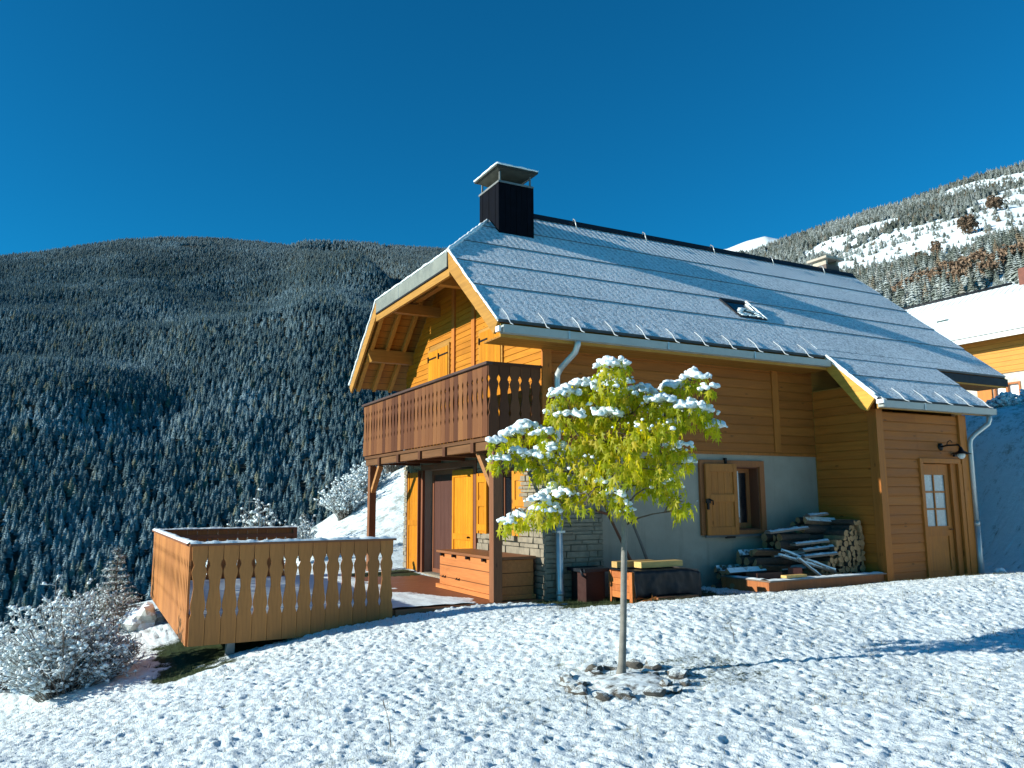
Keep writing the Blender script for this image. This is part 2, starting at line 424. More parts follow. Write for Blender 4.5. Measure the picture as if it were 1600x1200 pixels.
def ground_mat():
    m, t, b = new_mat('snowy_grass', .85, .2)
    c = coords(t)
    n1 = noise(t, c, 9, 5, .7); n2 = noise(t, c, 38, 4, .7); n3 = noise(t, c, 1.1, 4, .6)
    st = noise(t, coords(t, (1.0, 1.0, 1.0)), 70, 3, .6)
    rotm = N(t, 'ShaderNodeMapping'); rotm.inputs['Rotation'].default_value = (0, 0, R(28)); rotm.inputs['Scale'].default_value = (5, 30, 10)
    tc = N(t, 'ShaderNodeTexCoord'); L(t, tc.outputs['Object'], rotm.inputs[0])
    streak = noise(t, rotm.outputs[0], 1.3, 3, .6)
    tip = maths(t, 'ADD', maths(t, 'MULTIPLY', attr(t, 'hollow'), .72), maths(t, 'ADD', maths(t, 'MULTIPLY', n2, .7), maths(t, 'MULTIPLY', streak, .55)))
    tip = maths(t, 'ADD', tip, maths(t, 'MULTIPLY', maths(t, 'SUBTRACT', n3, .5), .35))
    spk = noise(t, c, 3.6, 5, .75)
    tip = maths(t, 'ADD', tip, maths(t, 'MULTIPLY', attr(t, 'far'), maths(t, 'ADD', maths(t, 'MULTIPLY', maths(t, 'SUBTRACT', spk, .5), 2.2), .25)))
    blade = maprange(t, tip, .80, 1.16)                              # grass tips poking through
    grass = mixc(t, n2, (.012, .022, .008), (.05, .075, .022))
    dry = mixc(t, n1, (.13, .155, .12), (.32, .36, .33))
    snowc = mixc(t, maprange(t, n1, .3, .7), (.72, .81, .83), (.80, .89, .91))
    s1 = mixc(t, maths(t, 'MULTIPLY', blade, .85), snowc, dry)
    edge = maths(t, 'ADD', attr(t, 'snow'), maths(t, 'MULTIPLY', maths(t, 'SUBTRACT', maths(t, 'ADD', n2, n1), 1.0), .9))
    L(t, mixc(t, maprange(t, edge, .38, .62), grass, s1), b.inputs['Base Color'])
    h = maths(t, 'ADD', maths(t, 'MULTIPLY', n1, .5), maths(t, 'ADD', maths(t, 'MULTIPLY', n2, .5), maths(t, 'MULTIPLY', st, .25)))
    bump(t, b, h, .8, .03)
    return m
gm.materials.append(ground_mat())
ground = bpy.data.objects.new('ground', gm); col.objects.link(ground); structure(ground)
ground['label'] = 'snow covered lawn and slope around the chalet'

# blades of grass: green where the ground stayed bare, a few tips through the snow
g_ = np.random.default_rng(77); nbl = 90000
bx = g_.uniform(-7.6, 8.0, nbl); by = g_.uniform(-8.0, .2, nbl); sn_ = grass_mask(bx, by)
clus = fbm(bx*2.2, by*2.2, 3, 91)
kp = (g_.random(nbl) < np.where(sn_ < .5, .9, .28 + .6*sst(.48, .70, clus))) & ~((by > 0) & (bx > -5))
bx, by, sn_ = bx[kp], by[kp], sn_[kp]
iy = np.clip(np.searchsorted(GY, by), 0, len(GY)-1); ix_ = np.clip(np.searchsorted(GX, bx), 0, len(GX)-1); bz = ZZ[iy, ix_]
hgt = np.where(sn_ < .5, g_.uniform(.03, .075, len(bx)), g_.uniform(.016, .046, len(bx))); an = g_.uniform(0, 6.28, len(bx)); ln = g_.uniform(.2, 1.0, len(bx))*hgt
wd = g_.uniform(.0012, .0028, len(bx)); px_, py_ = np.cos(an), np.sin(an)
Vg = np.stack([np.stack([bx-py_*wd, by+px_*wd, bz-.012], -1), np.stack([bx+py_*wd, by-px_*wd, bz-.012], -1), np.stack([bx+px_*ln, by+py_*ln, bz+hgt], -1)], 1).reshape(-1, 3)
me = bpy.data.meshes.new('grass'); np_mesh(me, Vg, np.arange(len(Vg)).reshape(-1, 3), False)
a = me.attributes.new('tint', 'FLOAT', 'FACE'); a.data.foreach_set('value', np.clip(sn_*.8 + g_.random(len(bx))*.3, 0, 1).astype(np.float32))
gmt, t, b = new_mat('grass_blade', .7, .2)
L(t, mixc(t, attr(t, 'tint'), (.022, .050, .012), (.17, .16, .09)), b.inputs['Base Color']); me.materials.append(gmt)
go_ = bpy.data.objects.new('grass', me); col.objects.link(go_); go_['kind'] = 'stuff'; go_['label'] = 'short grass blades showing through the thin snow'; go_['category'] = 'grass'

# ------------------------------------------------------------------ mountains
def az_mesh(name, az0, az1, naz, d0, d1, nd, hfun, mat):
    az = np.radians(np.linspace(az0, az1, naz)); d = d0*(d1/d0)**np.linspace(0, 1, nd)
    A, D = np.meshgrid(az, d)
    X = CAM.x + np.cos(A)*D; Y = CAM.y + np.sin(A)*D; Z = hfun(np.degrees(A), D)
    me = bpy.data.meshes.new(name); ix = np.arange(nd*naz).reshape(nd, naz)
    Fq = np.stack([ix[:-1, :-1], ix[1:, :-1], ix[1:, 1:], ix[:-1, 1:]], -1).reshape(-1, 4)
    np_mesh(me, np.stack([X, Y, Z], -1).reshape(-1, 3), Fq)
    me.materials.append(mat); o = bpy.data.objects.new(name, me); col.objects.link(o); return structure(o)
LT_AZ = [40, 50, 58, 64.3, 67.2, 70, 72.8, 75.1, 76.9, 78.3, 80.5, 83.8, 86.7, 89, 91.2, 93.7, 95.7, 97.6, 101, 110, 130]
LT_E = [.22, .27, .30, .316, .3235, .3245, .3265, .3255, .324, .3155, .3165, .314, .3085, .300, .287, .273, .262, .252, .24, .22, .20]
DL = 1250.0
KL, KR = 1.8, 1.4
def left_h(a, d): return CAM.z + KL*(left_h0(a, np.asarray(d)/KL)-CAM.z)
def left_h0(a, d):
    e = np.interp(a, LT_AZ, LT_E) + .003
    # elevation along the slope: from the valley floor to the crest
    s = np.clip((d-200)/(DL-200), 0, 2.5)
    zt = e*DL
    z = -62 + (zt+62)*np.where(s < 1, np.clip(s, 0, 1)**1.08, 1-.35*(s-1))
    X = np.cos(np.radians(a))*d; Y = np.sin(np.radians(a))*d
    gul = fbm(X/170+3, Y/330, 4, 61)-.5; Z_ = Y
    rid = 1-np.abs(2*fbm((X*.9+Z_*.25)/260+1.7, Y/900, 3, 64)-1)
    z = z + 60*gul*sst(.03, .25, s)*(1-sst(.70, .98, s)*.85) + 75*(rid-.6)*sst(.02, .25, s)*(1-sst(.62, .92, s))
    # a ravine that runs down to the right below the crest, in front of a second crest
    aa = 76.5 - 9.5*(1.0-s)*2.2
    z = z - 70*np.exp(-((a-aa)/2.0)**2)*sst(.55, .72, s)*(1-sst(.90, 1.0, s))
    z = z + 10*np.exp(-((a-aa-3.0)/2.2)**2)*sst(.5, .7, s)*(1-sst(.90, 1.0, s))
    return z
RT_AZ = [5, 15, 22, 25.6, 27.6, 29.4, 31.2, 33.1, 35, 37, 39.1, 41.2, 43.4, 46.2, 48, 52, 58]
RT_E = [.37, .37, .367, .364, .362, .360, .357, .350, .3425, .3375, .3305, .322, .3125, .303, .300, .28, .22]
DR = 900.0
def right_h(a, d): return CAM.z + KR*(right_h0(a, np.asarray(d)/KR)-CAM.z)
def right_h0(a, d):
    e = np.interp(a, RT_AZ, RT_E)
    s = np.clip((d-55)/(DR-55), 0, 2.5)
    z = 4 + (e*DR-4)*np.where(s < 1, np.clip(s, 0, 1)**1.22, 1-.3*(s-1))
    X = np.cos(np.radians(a))*d; Y = np.sin(np.radians(a))*d
    z = z + 26*(fbm(X/150, Y/150, 4, 71)-.5)*sst(.1, .35, s)*(1-sst(.85, 1.0, s)*.8)
    return z - 30*(1-sst(0, .06, s)) *0
def hill_mat(name, a, b_, snowy):
    m, t, b = new_mat(name, .95, .1)
    c = coords(t)
    n1 = noise(t, c, .02, 6, .7); n2 = noise(t, c, .25, 4, .7)
    base = mixc(t, n2, a, b_)
    f = maths(t, 'ADD', maths(t, 'MULTIPLY', n1, .5), maths(t, 'MULTIPLY', n2, .5))
    L(t, mixc(t, maprange(t, f, .5-snowy, .62-snowy), base, SNOWC), b.inputs['Base Color'])
    bump(t, b, n2, .6, .6)
    return m
structure_left = az_mesh('left_mountain', 42, 125, 300, 190, 4300, 200, left_h, hill_mat('forest_floor', (.02, .028, .024), (.05, .055, .045), -.12))
structure_right = az_mesh('right_mountain', 8, 56, 180, 50, 2400, 170, right_h, hill_mat('snowy_hillside', (.10, .085, .06), (.2, .17, .12), .22))
def peak_h(a, d):
    e = np.interp(a, [38, 42.5, 43.6, 44.9, 46.3, 47.8, 49.2, 50.5, 53, 60], [.30, .318, .3245, .3205, .3125, .316, .3238, .320, .31, .28])
    s = np.clip((d-2600)/900, 0, 2)
    return e*3500*np.where(s < 1, .30+.70*s, 1-.2*(s-1)) + 25*(fbm(a*2, d/200, 4, 88)-.5)*(s < .95)
structure_peak = az_mesh('far_peak', 36, 62, 90, 2600, 4800, 40, peak_h, hill_mat('far_snow', (.3, .3, .3), (.5, .5, .5), .4))

# --- conifers
def conifer(name, h, r, seed, tiers, nb, snow, cols, pw=.85):
    rd = random.Random(seed); mb = MB()
    mb.tube([(0,0,-.6), (0,0,h*.5), (0,0,h)], [h*.016, h*.010, .01], 5, 1, .5)
    for i in range(tiers):
        u = i/(tiers-1); z = h*(.06 + .93*u); rr = r*(1-u)**pw*(.85+.3*rd.random()) + .02*h*(1-u) + .012*h
        k = max(4, int(nb*(1-.5*u))); off = rd.random()*6
        for j in range(k):
            a = off + 2*math.pi*(j + .35*(rd.random()-.5))/k; q = rr*(.62+.5*rd.random())
            ca, sa = math.cos(a), math.sin(a); w = q*(.30+.12*rd.random()); dr = h*.02 + q*(.38+.2*rd.random())
            lift = h*.028
            P = [(0, 0, z+lift), (ca*q*.55-sa*w, sa*q*.55+ca*w, z-dr*.55), (ca*q, sa*q, z-dr), (ca*q*.55+sa*w, sa*q*.55-ca*w, z-dr*.55), (ca*q*.5, sa*q*.5, z-dr*.15)]
            mb.add(P, [(0, 1, 4), (1, 2, 4), (4, 2, 3), (0, 4, 3)], 0, rd.random())
    return mb.mesh(name, cols)
def conifer_mat(name, dark, mid, snow, larch=None, frost=(.62, .68, .70)):
    m, t, b = new_mat(name, .9, .1)
    oi = N(t, 'ShaderNodeObjectInfo'); rnd = oi.outputs['Random']
    c = coords(t)
    n = noise(t, c, .9, 4, .7); n2 = noise(t, c, 3.2, 2, .6)
    cc = mixc(t, attr(t, 'tint'), dark, mid)
    if larch:
        r2 = maths(t, 'FRACT', maths(t, 'MULTIPLY', rnd, 7.31))
        cc = mixc(t, maprange(t, r2, .84, .90), cc, larch)
    g = N(t, 'ShaderNodeNewGeometry'); sp = N(t, 'ShaderNodeSeparateXYZ'); L(t, g.outputs['Normal'], sp.inputs[0])
    nz = maths(t, 'ABSOLUTE', sp.outputs[2])
    f = maths(t, 'ADD', maths(t, 'MULTIPLY', nz, .5), maths(t, 'ADD', maths(t, 'MULTIPLY', n, .5), maths(t, 'MULTIPLY', maths(t, 'SUBTRACT', rnd, .5), .35)))
    gp = N(t, 'ShaderNodeNewGeometry'); spz = N(t, 'ShaderNodeSeparateXYZ'); L(t, gp.outputs['Position'], spz.inputs[0])
    big = noise(t, gp.outputs['Position'], .0065, 3, .6)                   # some stands are more frosted than others
    high = maprange(t, spz.outputs[2], 470, 720)                            # frost and bare larches towards the crest
    cc = mixc(t, maths(t, 'MULTIPLY', high, .38), cc, (.36, .35, .31))
    f = maths(t, 'ADD', maths(t, 'ADD', f, maths(t, 'MULTIPLY', high, .10)), maths(t, 'ADD', maths(t, 'MULTIPLY', maths(t, 'SUBTRACT', n2, .5), .5), maths(t, 'MULTIPLY', maths(t, 'SUBTRACT', big, .5), .9)))
    L(t, mixc(t, maprange(t, f, .70-snow, 1.12-snow), cc, frost), b.inputs['Base Color'])
    return m
TRUNK = plain('conifer_bark', (.06, .045, .035), .95)
CON_L = conifer_mat('valley_conifer', (.062, .108, .128), (.135, .220, .245), .12, (.22, .235, .17), (.38, .52, .58))
CON_R = conifer_mat('frosted_conifer', (.085, .105, .085), (.19, .215, .18), .24, (.24, .19, .125), (.56, .62, .61))
CONS_L = [conifer('valley_conifer', 14, 3.7, s, 12, 11, 0, [CON_L, TRUNK]) for s in (1, 2)] + \
         [conifer('valley_conifer', 11, 4.2, s, 10, 11, 0, [CON_L, TRUNK], .55) for s in (3, 4)]
CONS_R = [conifer('hillside_conifer', 10, 3.0, s, 12, 11, 0, [CON_R, TRUNK]) for s in (5, 6)] + \
         [conifer('hillside_conifer', 7.5, 3.6, s, 9, 11, 0, [CON_R, TRUNK], .5) for s in (7, 8)]

def instancer(name, protos, P, S, rot, pick):
    """one 'stuff' object: points carrying scale / turn / kind, trees set on them by geometry nodes"""
    me = bpy.data.meshes.new(name); me.vertices.add(len(P)); me.vertices.foreach_set('co', P.astype(np.float32).ravel())
    for nm, arr, ty in (('sc', S, 'FLOAT'), ('rot', rot, 'FLOAT'), ('pick', pick, 'INT')):
        a = me.attributes.new(nm, ty, 'POINT'); a.data.foreach_set('value', arr.astype(np.float32 if ty == 'FLOAT' else np.int32))
    o = bpy.data.objects.new(name, me); col.objects.link(o)
    ng = bpy.data.node_groups.new(name+'_nodes', 'GeometryNodeTree')
    ng.interface.new_socket('Geometry', in_out='INPUT', socket_type='NodeSocketGeometry')
    ng.interface.new_socket('Geometry', in_out='OUTPUT', socket_type='NodeSocketGeometry')
    gi = ng.nodes.new('NodeGroupInput'); go = ng.nodes.new('NodeGroupOutput')
    gg = ng.nodes.new('GeometryNodeGeometryToInstance')
    for pr in reversed(protos):
        tmp = bpy.data.objects.new(pr.name, pr)                        # source shapes, not placed in the scene
        oi = ng.nodes.new('GeometryNodeObjectInfo'); oi.inputs['Object'].default_value = tmp; oi.inputs['As Instance'].default_value = True
        ng.links.new(oi.outputs['Geometry'], gg.inputs[0])
    def na(nm, ty):
        n = ng.nodes.new('GeometryNodeInputNamedAttribute'); n.data_type = ty; n.inputs['Name'].default_value = nm; return n.outputs[0]
    ip = ng.nodes.new('GeometryNodeInstanceOnPoints'); ip.inputs['Pick Instance'].default_value = True
    cx = ng.nodes.new('ShaderNodeCombineXYZ'); ng.links.new(na('rot', 'FLOAT'), cx.inputs[2])
    ng.links.new(gi.outputs[0], ip.inputs['Points']); ng.links.new(gg.outputs[0], ip.inputs['Instance'])
    ng.links.new(na('pick', 'INT'), ip.inputs['Instance Index']); ng.links.new(cx.outputs[0], ip.inputs['Rotation'])
    ng.links.new(na('sc', 'FLOAT'), ip.inputs['Scale']); ng.links.new(ip.outputs[0], go.inputs[0])
    md = o.modifiers.new('trees', 'NODES'); md.node_group = ng
    o['kind'] = 'stuff'
    return o
def scatter(az0, az1, d0, d1, n, hfun, seed):
    g = np.random.default_rng(seed)
    a = g.uniform(az0, az1, n); d = np.sqrt(g.uniform(d0*d0, d1*d1, n)); z = hfun(a, d)
    P = np.stack([CAM.x + np.cos(np.radians(a))*d, CAM.y + np.sin(np.radians(a))*d, z-.3], -1)
    return a, d, P, g
# left forest, dense
a, d, P, g = scatter(64, 98, 400, 2390, 78000, left_h, 3)
S = (.50 + .50*g.random(len(a)))*(1-.10*sst(1000, 2200, d)); rot = g.uniform(0, 6.28, len(a)); pick = g.integers(0, 4, len(a))
thin = fbm(P[:, 0]/90, P[:, 1]/90, 3, 41)
keep = (thin > .17)
near = np.zeros(len(a), bool)
ordr = np.argsort(np.where(keep & (a > 70) & (a < 95.5), d, 1e9))[:150]; near[ordr] = True
far = keep & ~near
fo = instancer('valley_forest', CONS_L, P[far], S[far], rot[far], pick[far]); fo['label'] = 'dense dark conifer forest on the valley side'; fo['category'] = 'forest'
for i in ordr:
    o = bpy.data.objects.new('conifer', CONS_L[pick[i]]); col.objects.link(o)
    o.location = P[i]; o.rotation_euler.z = rot[i]; o.scale = (S[i],)*3
    tag(o, 'dark snow dusted conifer at the foot of the shaded forest left of the chalet', 'tree', 'conifers at the foot of the valley forest')
# right hillside, patches of frosted trees between snow meadows
a, d, P, g = scatter(22, 51, 150, 1310, 27000, right_h, 8)
s = (d/KR-55)/(DR-55)
m1 = fbm(P[:, 0]/95+7, P[:, 1]/95, 3, 43)
edge_n = .075*(fbm(P[:, 0]/80, P[:, 1]/80, 3, 47)-.5)
q_ = (P[:, 2]-CAM.z)/d/np.interp(a, RT_AZ, RT_E) + edge_n
meadow = (q_ > np.interp(a, [27, 29, 31.5, 35, 39, 40], [.77, .78, .745, .785, .80, .83])) & (q_ < np.interp(a, [27, 29, 31.5, 35, 39, 40], [.915, .915, .91, .91, .87, .83]))
meadow |= (a < 32.2) & (q_ > .945) & (q_ < .985)
meadow |= ((a-43.8)/1.1)**2 + ((q_-.90)/.03)**2 < 1
meadow |= (np.abs(q_-.71) < .016) & (a < 33)
keep = ~meadow & (m1 > .22)
lone = ~keep & (g.random(len(a)) < .16); keep |= lone
S = (.50 + .6*g.random(len(a)))*np.where(lone, .38 + .4*g.random(len(a)), 1.0); rot = g.uniform(0, 6.28, len(a)); pick = g.integers(0, 4, len(a))
near = np.zeros(len(a), bool)
ordr = np.argsort(np.where(keep & (a > 28) & (a < 47), d, 1e9))[:150]; near[ordr] = True
far = keep & ~near
fo = instancer('hillside_forest', CONS_R, P[far], S[far], rot[far], pick[far]); fo['label'] = 'frosted conifers scattered over the snowy hillside'; fo['category'] = 'forest'
for i in ordr:
    o = bpy.data.objects.new('conifer', CONS_R[pick[i]]); col.objects.link(o)
    o.location = P[i]; o.rotation_euler.z = rot[i]; o.scale = (S[i],)*3
    tag(o, 'frost covered conifer on the sunny slope above the snowy roofs', 'tree', 'frosted conifers on the sunny slope')

# ------------------------------------------------------------------ chalet
EAVE_Y, EAVE_Z, RIDGE_Y, RIDGE_Z = -.681, 4.066, 3.111, 7.375
SL = (RIDGE_Z-EAVE_Z)/(RIDGE_Y-EAVE_Y)
def zr(y):
    """height of the roof's upper face"""
    return EAVE_Z + SL*((y if y <= RIDGE_Y else 2*RIDGE_Y-y)-EAVE_Y)
FX, BX = -1.124, 11.40                     # roof ends
HY, HZ = 1.176, 5.687; HX = .832           # half hip corner height, ridge start
HSL = (RIDGE_Z-HZ)/(HX-FX)
W = 6.18
XS, XE, YS = 6.02, 8.50, -1.38             # shed walls
XB = 10.7                                  # back end of the chalet
chalet = thing('chalet', 'large timber chalet with snowy roof, dark chimney and carved brown balcony', 'house', (0, 0, 0))

def wall_holes(mb, axis, at, thick, a0, a1, z0, z1, holes, mat=0):
    """wall slab with real openings. axis 'x': wall runs along x at y=at (outer face), body towards +y; axis 'y': runs along y at x=at, body towards +x"""
    A = sorted({a0, a1, *[h[0] for h in holes], *[h[1] for h in holes]}); Z = sorted({z0, z1, *[h[2] for h in holes], *[h[3] for h in holes]})
    A = [a for a in A if a0 <= a <= a1]; Z = [z for z in Z if z0 <= z <= z1]
    solid = lambda i, j: 0 <= i < len(A)-1 and 0 <= j < len(Z)-1 and not any(h[0] <= (A[i]+A[i+1])/2 <= h[1] and h[2] <= (Z[j]+Z[j+1])/2 <= h[3] for h in holes)
    def P(a, d, z): return (a, at+d, z) if axis == 'x' else (at+d, a, z)
    def quad(p): mb.add(p, [(0, 1, 2, 3)], mat, .5)
    for i in range(len(A)-1):
        for j in range(len(Z)-1):
            if not solid(i, j): continue
            b, c, e, f = A[i], A[i+1], Z[j], Z[j+1]
            quad([P(b,0,e), P(c,0,e), P(c,0,f), P(b,0,f)]); quad([P(b,thick,e), P(b,thick,f), P(c,thick,f), P(c,thick,e)])
            if not solid(i-1, j): quad([P(b,0,e), P(b,0,f), P(b,thick,f), P(b,thick,e)])
            if not solid(i+1, j): quad([P(c,0,e), P(c,thick,e), P(c,thick,f), P(c,0,f)])
            if not solid(i, j-1): quad([P(b,0,e), P(b,thick,e), P(c,thick,e), P(c,0,e)])
            if not solid(i, j+1): quad([P(b,0,f), P(c,0,f), P(c,thick,f), P(b,thick,f)])
def clad(mb, axis, at, sgn, a0, a1, z0, h, proud=.022):
    """one lapped board; its lower edge stands proud. sgn: outward direction"""
    def P(a, d, z): return (a, at+sgn*d, z) if axis == 'x' else (at+sgn*d, a, z)
    j = random.uniform(-.002, .002)
    poly = [P(a0, .001, z0+.001), P(a0, proud+j, z0+.001), P(a0, proud*.55, z0+h*.86), P(a0, .007, z0+h-.004), P(a0, .001, z0+h-.002)]
    d = (a1-a0, 0, 0) if axis == 'x' else (0, a1-a0, 0)
    mb.prism(poly, d)

# ground floor
WIN = (3.20, 4.50, .95, 2.07)              # long wall window opening
mb = MB(); wall_holes(mb, 'x', 0.0, .35, .0, XS+.2, -.5, 2.33, [WIN]); 
mb.box(XS+.2, XB, .02, .35, -.5, 2.33, 0, .5)
part('plaster_wall', mb, PLASTER, chalet)
DOOR = (2.50, 5.00, .04, 2.13); GW = (.98, 1.78, .93, 1.98)
mb = MB(); wall_holes(mb, 'y', 0.0, .35, .352, W, -.5, 2.33, [DOOR, GW])
mb.box(.352, XB, W-.35, W, -.5, 2.33, 0, .5); mb.box(XB-.3, XB, .352, W-.352, -.5, 4.3, 0, .5)
part('ground_floor_wall', mb, PLASTER, chalet)
mb = MB(); mb.box(.36, XB-.31, .36, W-.36, -.3, .03, 0, .5); mb.box(.36, XB-.31, .36, W-.36, 2.2, 2.32, 0, .5); mb.box(2.0, 2.05, .36, W-.36, .03, 2.2, 0, .5); mb.box(.40, 6, 2.15, 2.2, .03, 2.2, 0, .5)
part('interior', mb, CINT, chalet)
# ledge stone: round the corner and over the lower gable
mb = MB()
def ledge(axis, at, sgn, a0, a1, z0, z1, holes, seed):
    rd = random.Random(seed); z = z0
    while z < z1:
        h = rd.choice((.055, .07, .085, .10, .13)); a = a0 - rd.random()*.2
        if z+h > z1: h = z1-z
        while a < a1:
            l = rd.uniform(.14, .46); b0, b1 = max(a, a0)+.004, min(a+l, a1)-.004
            spans = [(b0, b1)]
            for q in holes:
                if q[2] < z+h-.01 and q[3] > z+.01:
                    ns = []
                    for s0, s1 in spans:
                        if q[1] <= s0 or q[0] >= s1: ns.append((s0, s1)); continue
                        if q[0] > s0: ns.append((s0, q[0]-.003))
                        if q[1] < s1: ns.append((q[1]+.003, s1))
                    spans = ns
            for s0, s1 in spans:
                if s1-s0 < .03 or h < .03: continue
                p = .028 + rd.random()*.022; e = rd.uniform(.002, .006)
                c = [(s0, 0), (s1, 0)]
                def P(aa, d, zz): return (aa, at+sgn*d, zz) if axis == 'x' else (at+sgn*d, aa, zz)
                V = [P(s0, .002, z+.004), P(s1, .002, z+.004), P(s1, .002, z+h-.004), P(s0, .002, z+h-.004),
                     P(s0+e, p*rd.uniform(.8, 1.1), z+.004+e), P(s1-e, p*rd.uniform(.8, 1.1), z+.004+e), P(s1-e, p*rd.uniform(.8, 1.1), z+h-.004-e), P(s0+e, p*rd.uniform(.8, 1.1), z+h-.004-e)]
                mb.add(V, [(4,5,6,7), (0,1,5,4), (1,2,6,5), (2,3,7,6), (3,0,4,7)], 0, rd.random())
            a += l
        z += h
ledge('y', 0.0, -1, -.03, 2.38, -.02, 2.28, [(DOOR[0]-.12, DOOR[1]+.1, -1, DOOR[3]+.1), (GW[0]-.08, GW[1]+.08, GW[2]-.10, GW[3]+.07)], 3)
part('stone_cladding', mb, STONE, chalet); mb = MB(); ledge('y', 0.0, -1, 5.12, W, -.02, 2.28, [], 4)
part('stone_cladding', mb, STONE, chalet)
mb = MB(); ledge('x', 0.0, -1, -.03, 1.05, -.12, 2.28, [], 5); part('stone_cladding', mb, STONE, chalet)
mb = MB(); mb.box(-.10, .02, GW[0]-.12, GW[1]+.25, GW[2]-.09, GW[2]-.005, 0, .8); part('stone_sill', mb, STONE, chalet, bevel=.008)

# upper walls
mb = MB()
for z0 in np.arange(2.34, 4.02, .168):
    for a0, a1 in ((.13, 2.6), (2.602, 4.93), (5.09, XS-.002)) if True else ():
        clad(mb, 'x', 0.0, -1, a0, a1, float(z0), .168)
part('long_wall_cladding', mb, W_CLADX, chalet)
mb = MB(); mb.box(.002, XB, 0, .2, 2.332, 4.55, 0, .5)
part('long_wall_core', mb, W_BEAMX, chalet)
mb = MB(); mb.box(4.935, 5.085, -.045, -.001, 2.345, 4.2, 0, .5); mb.box(-.045, .125, -.045, -.001, 2.30, 4.5, 0, .4); mb.box(.127, XS-.003, -.034, -.003, 2.285, 2.335, 0, .2)
part('wall_batten', mb, W_BEAMZ, chalet, bevel=.004)
# gable core (shape under the roof and the half hip)
top = HZ + HSL*(0-FX) - .30
yk = EAVE_Y + (top+.28-EAVE_Z)/SL
prof = [(0, 2.335), (0, zr(0)-.28), (yk, top), (2*RIDGE_Y-yk, top), (W, zr(W)-.28), (W, 2.335)]
mb = MB(); mb.prism([(0.0, y, z) for y, z in prof], (.2, 0, 0), 0, .5); part('gable_core', mb, W_BEAMY, chalet); mb = MB(); mb.prism([(XB-.2, y, z) for y, z in [(0, 4.4), (RIDGE_Y, zr(RIDGE_Y)-.28), (W, 4.4)]], (.2, 0, 0), 0, .5)
part('gable_core', mb, W_BEAMY, chalet)
SHW = (3.66, 4.80, 3.50, 4.66); SHD = (1.34, 2.30, 2.45, 4.62)
mb = MB(); h = .112; z0 = 2.40
while z0 < top-.05:
    zm = z0+h
    yl = max(.002, EAVE_Y + (zm+.30-EAVE_Z)/SL); yr = 2*RIDGE_Y-yl
    yr = min(yr, W)
    if yr-yl > .1:
        cuts = [(yl, 2.48), (2.62, 3.41), (3.55, yr)]
        for a0, a1 in cuts:
            seg = [(max(a0, yl), min(a1, yr))]
            for q in (SHW, SHD):
                ns = []
                for s0, s1 in seg:
                    if q[2] < z0+h-.01 and q[3] > z0+.01 and q[1] > s0 and q[0] < s1:
                        if q[0]-s0 > .02: ns.append((s0, q[0]))
                        if s1-q[1] > .02: ns.append((q[1], s1))
                    else: ns.append((s0, s1))
                seg = ns
            for s0, s1 in seg:
                if s1-s0 > .02: clad(mb, 'y', 0.0, -1, s0, s1, z0, h, .018)
    z0 += h
part('gable_cladding', mb, W_CLADY, chalet)
mb = MB()
for y in (2.482, 3.412): mb.box(-.05, -.001, y, y+.136, 2.42, zr(y)-.5 if y < 2 else top-.02, 0, .6)
mb.box(-.048, -.001, -.0448, .12, 2.42, 4.35, 0, .5) if False else None
part('gable_post', mb, W_BEAMZ, chalet, bevel=.004)

# --- shutters
def ledged_shutter(name, y0, y1, z0, z1, x, parent, hinge=True, label=None, rails=(.08, .5, .92), mat=None, ang=0, pivot=None):
    """framed shutter leaf in the plane x = const"""
    mb = MB(); n = max(2, int(round((y1-y0)/.12)))
    for i in range(n):
        a = y0 + (y1-y0)*i/n; mb.box(x-.028, x, a+.0015, a+(y1-y0)/n-.0015, z0, z1)
    for r in rails:
        z = z0 + (z1-z0)*r; mb.box(x-.046, x-.0285, y0+.002, y1-.002, z-.055, z+.055)
    for a in (y0+.001, y1-.071): mb.box(x-.0455, x-.0282, a, a+.07, z0+.002, z1-.002) if rails else None
    if ang:
        Mr = Matrix.Translation((x, pivot, 0)) @ Matrix.Rotation(ang, 4, 'Z') @ Matrix.Translation((-x, -pivot, 0))
        mb.v = [tuple(Mr @ Vector(v)) for v in mb.v]
    o = part(name, mb, mat or W_SHUT, parent, label)
    return o
def strap(parent, y0, y1, z, x):
    mb = MB(); mb.box(x-.008, x, y0, y1, z-.016, z+.016, 0, .5); mb.box(x-.02, x+.004, y1-.03, y1, z-.06, z+.06, 0, .5)
    part('hinge', mb, IRON, parent)
s = ledged_shutter('shutter', 4.235, 4.74, 3.52, 4.60, -.03, chalet, rails=()); strap(s, 4.30, 4.74, 4.45, -.060)
s = ledged_shutter('shutter', 3.72, 4.230, 3.52, 4.60, -.03, chalet, rails=()); strap(s, 3.72, 4.18, 4.45, -.060)
mb = MB(); wall_holes(mb, 'y', -.045, .044, SHW[0]+.003, SHW[1]-.003, SHW[2], SHW[3], [(3.715, 4.745, SHW[2]-.1, 4.605)]); part('window_frame', mb, W_BEAMY, chalet)
s = ledged_shutter('shutter', 1.40, 2.24, 2.47, 4.56, -.03, chalet, rails=()); strap(s, 1.9, 2.24, 4.40, -.060)
mb = MB(); wall_holes(mb, 'y', -.045, .044, SHD[0]+.003, SHD[1]-.003, SHD[2], SHD[3], [(1.395, 2.245, SHD[2]-.1, 4.565)]); part('door_frame', mb, W_BEAMY, chalet)

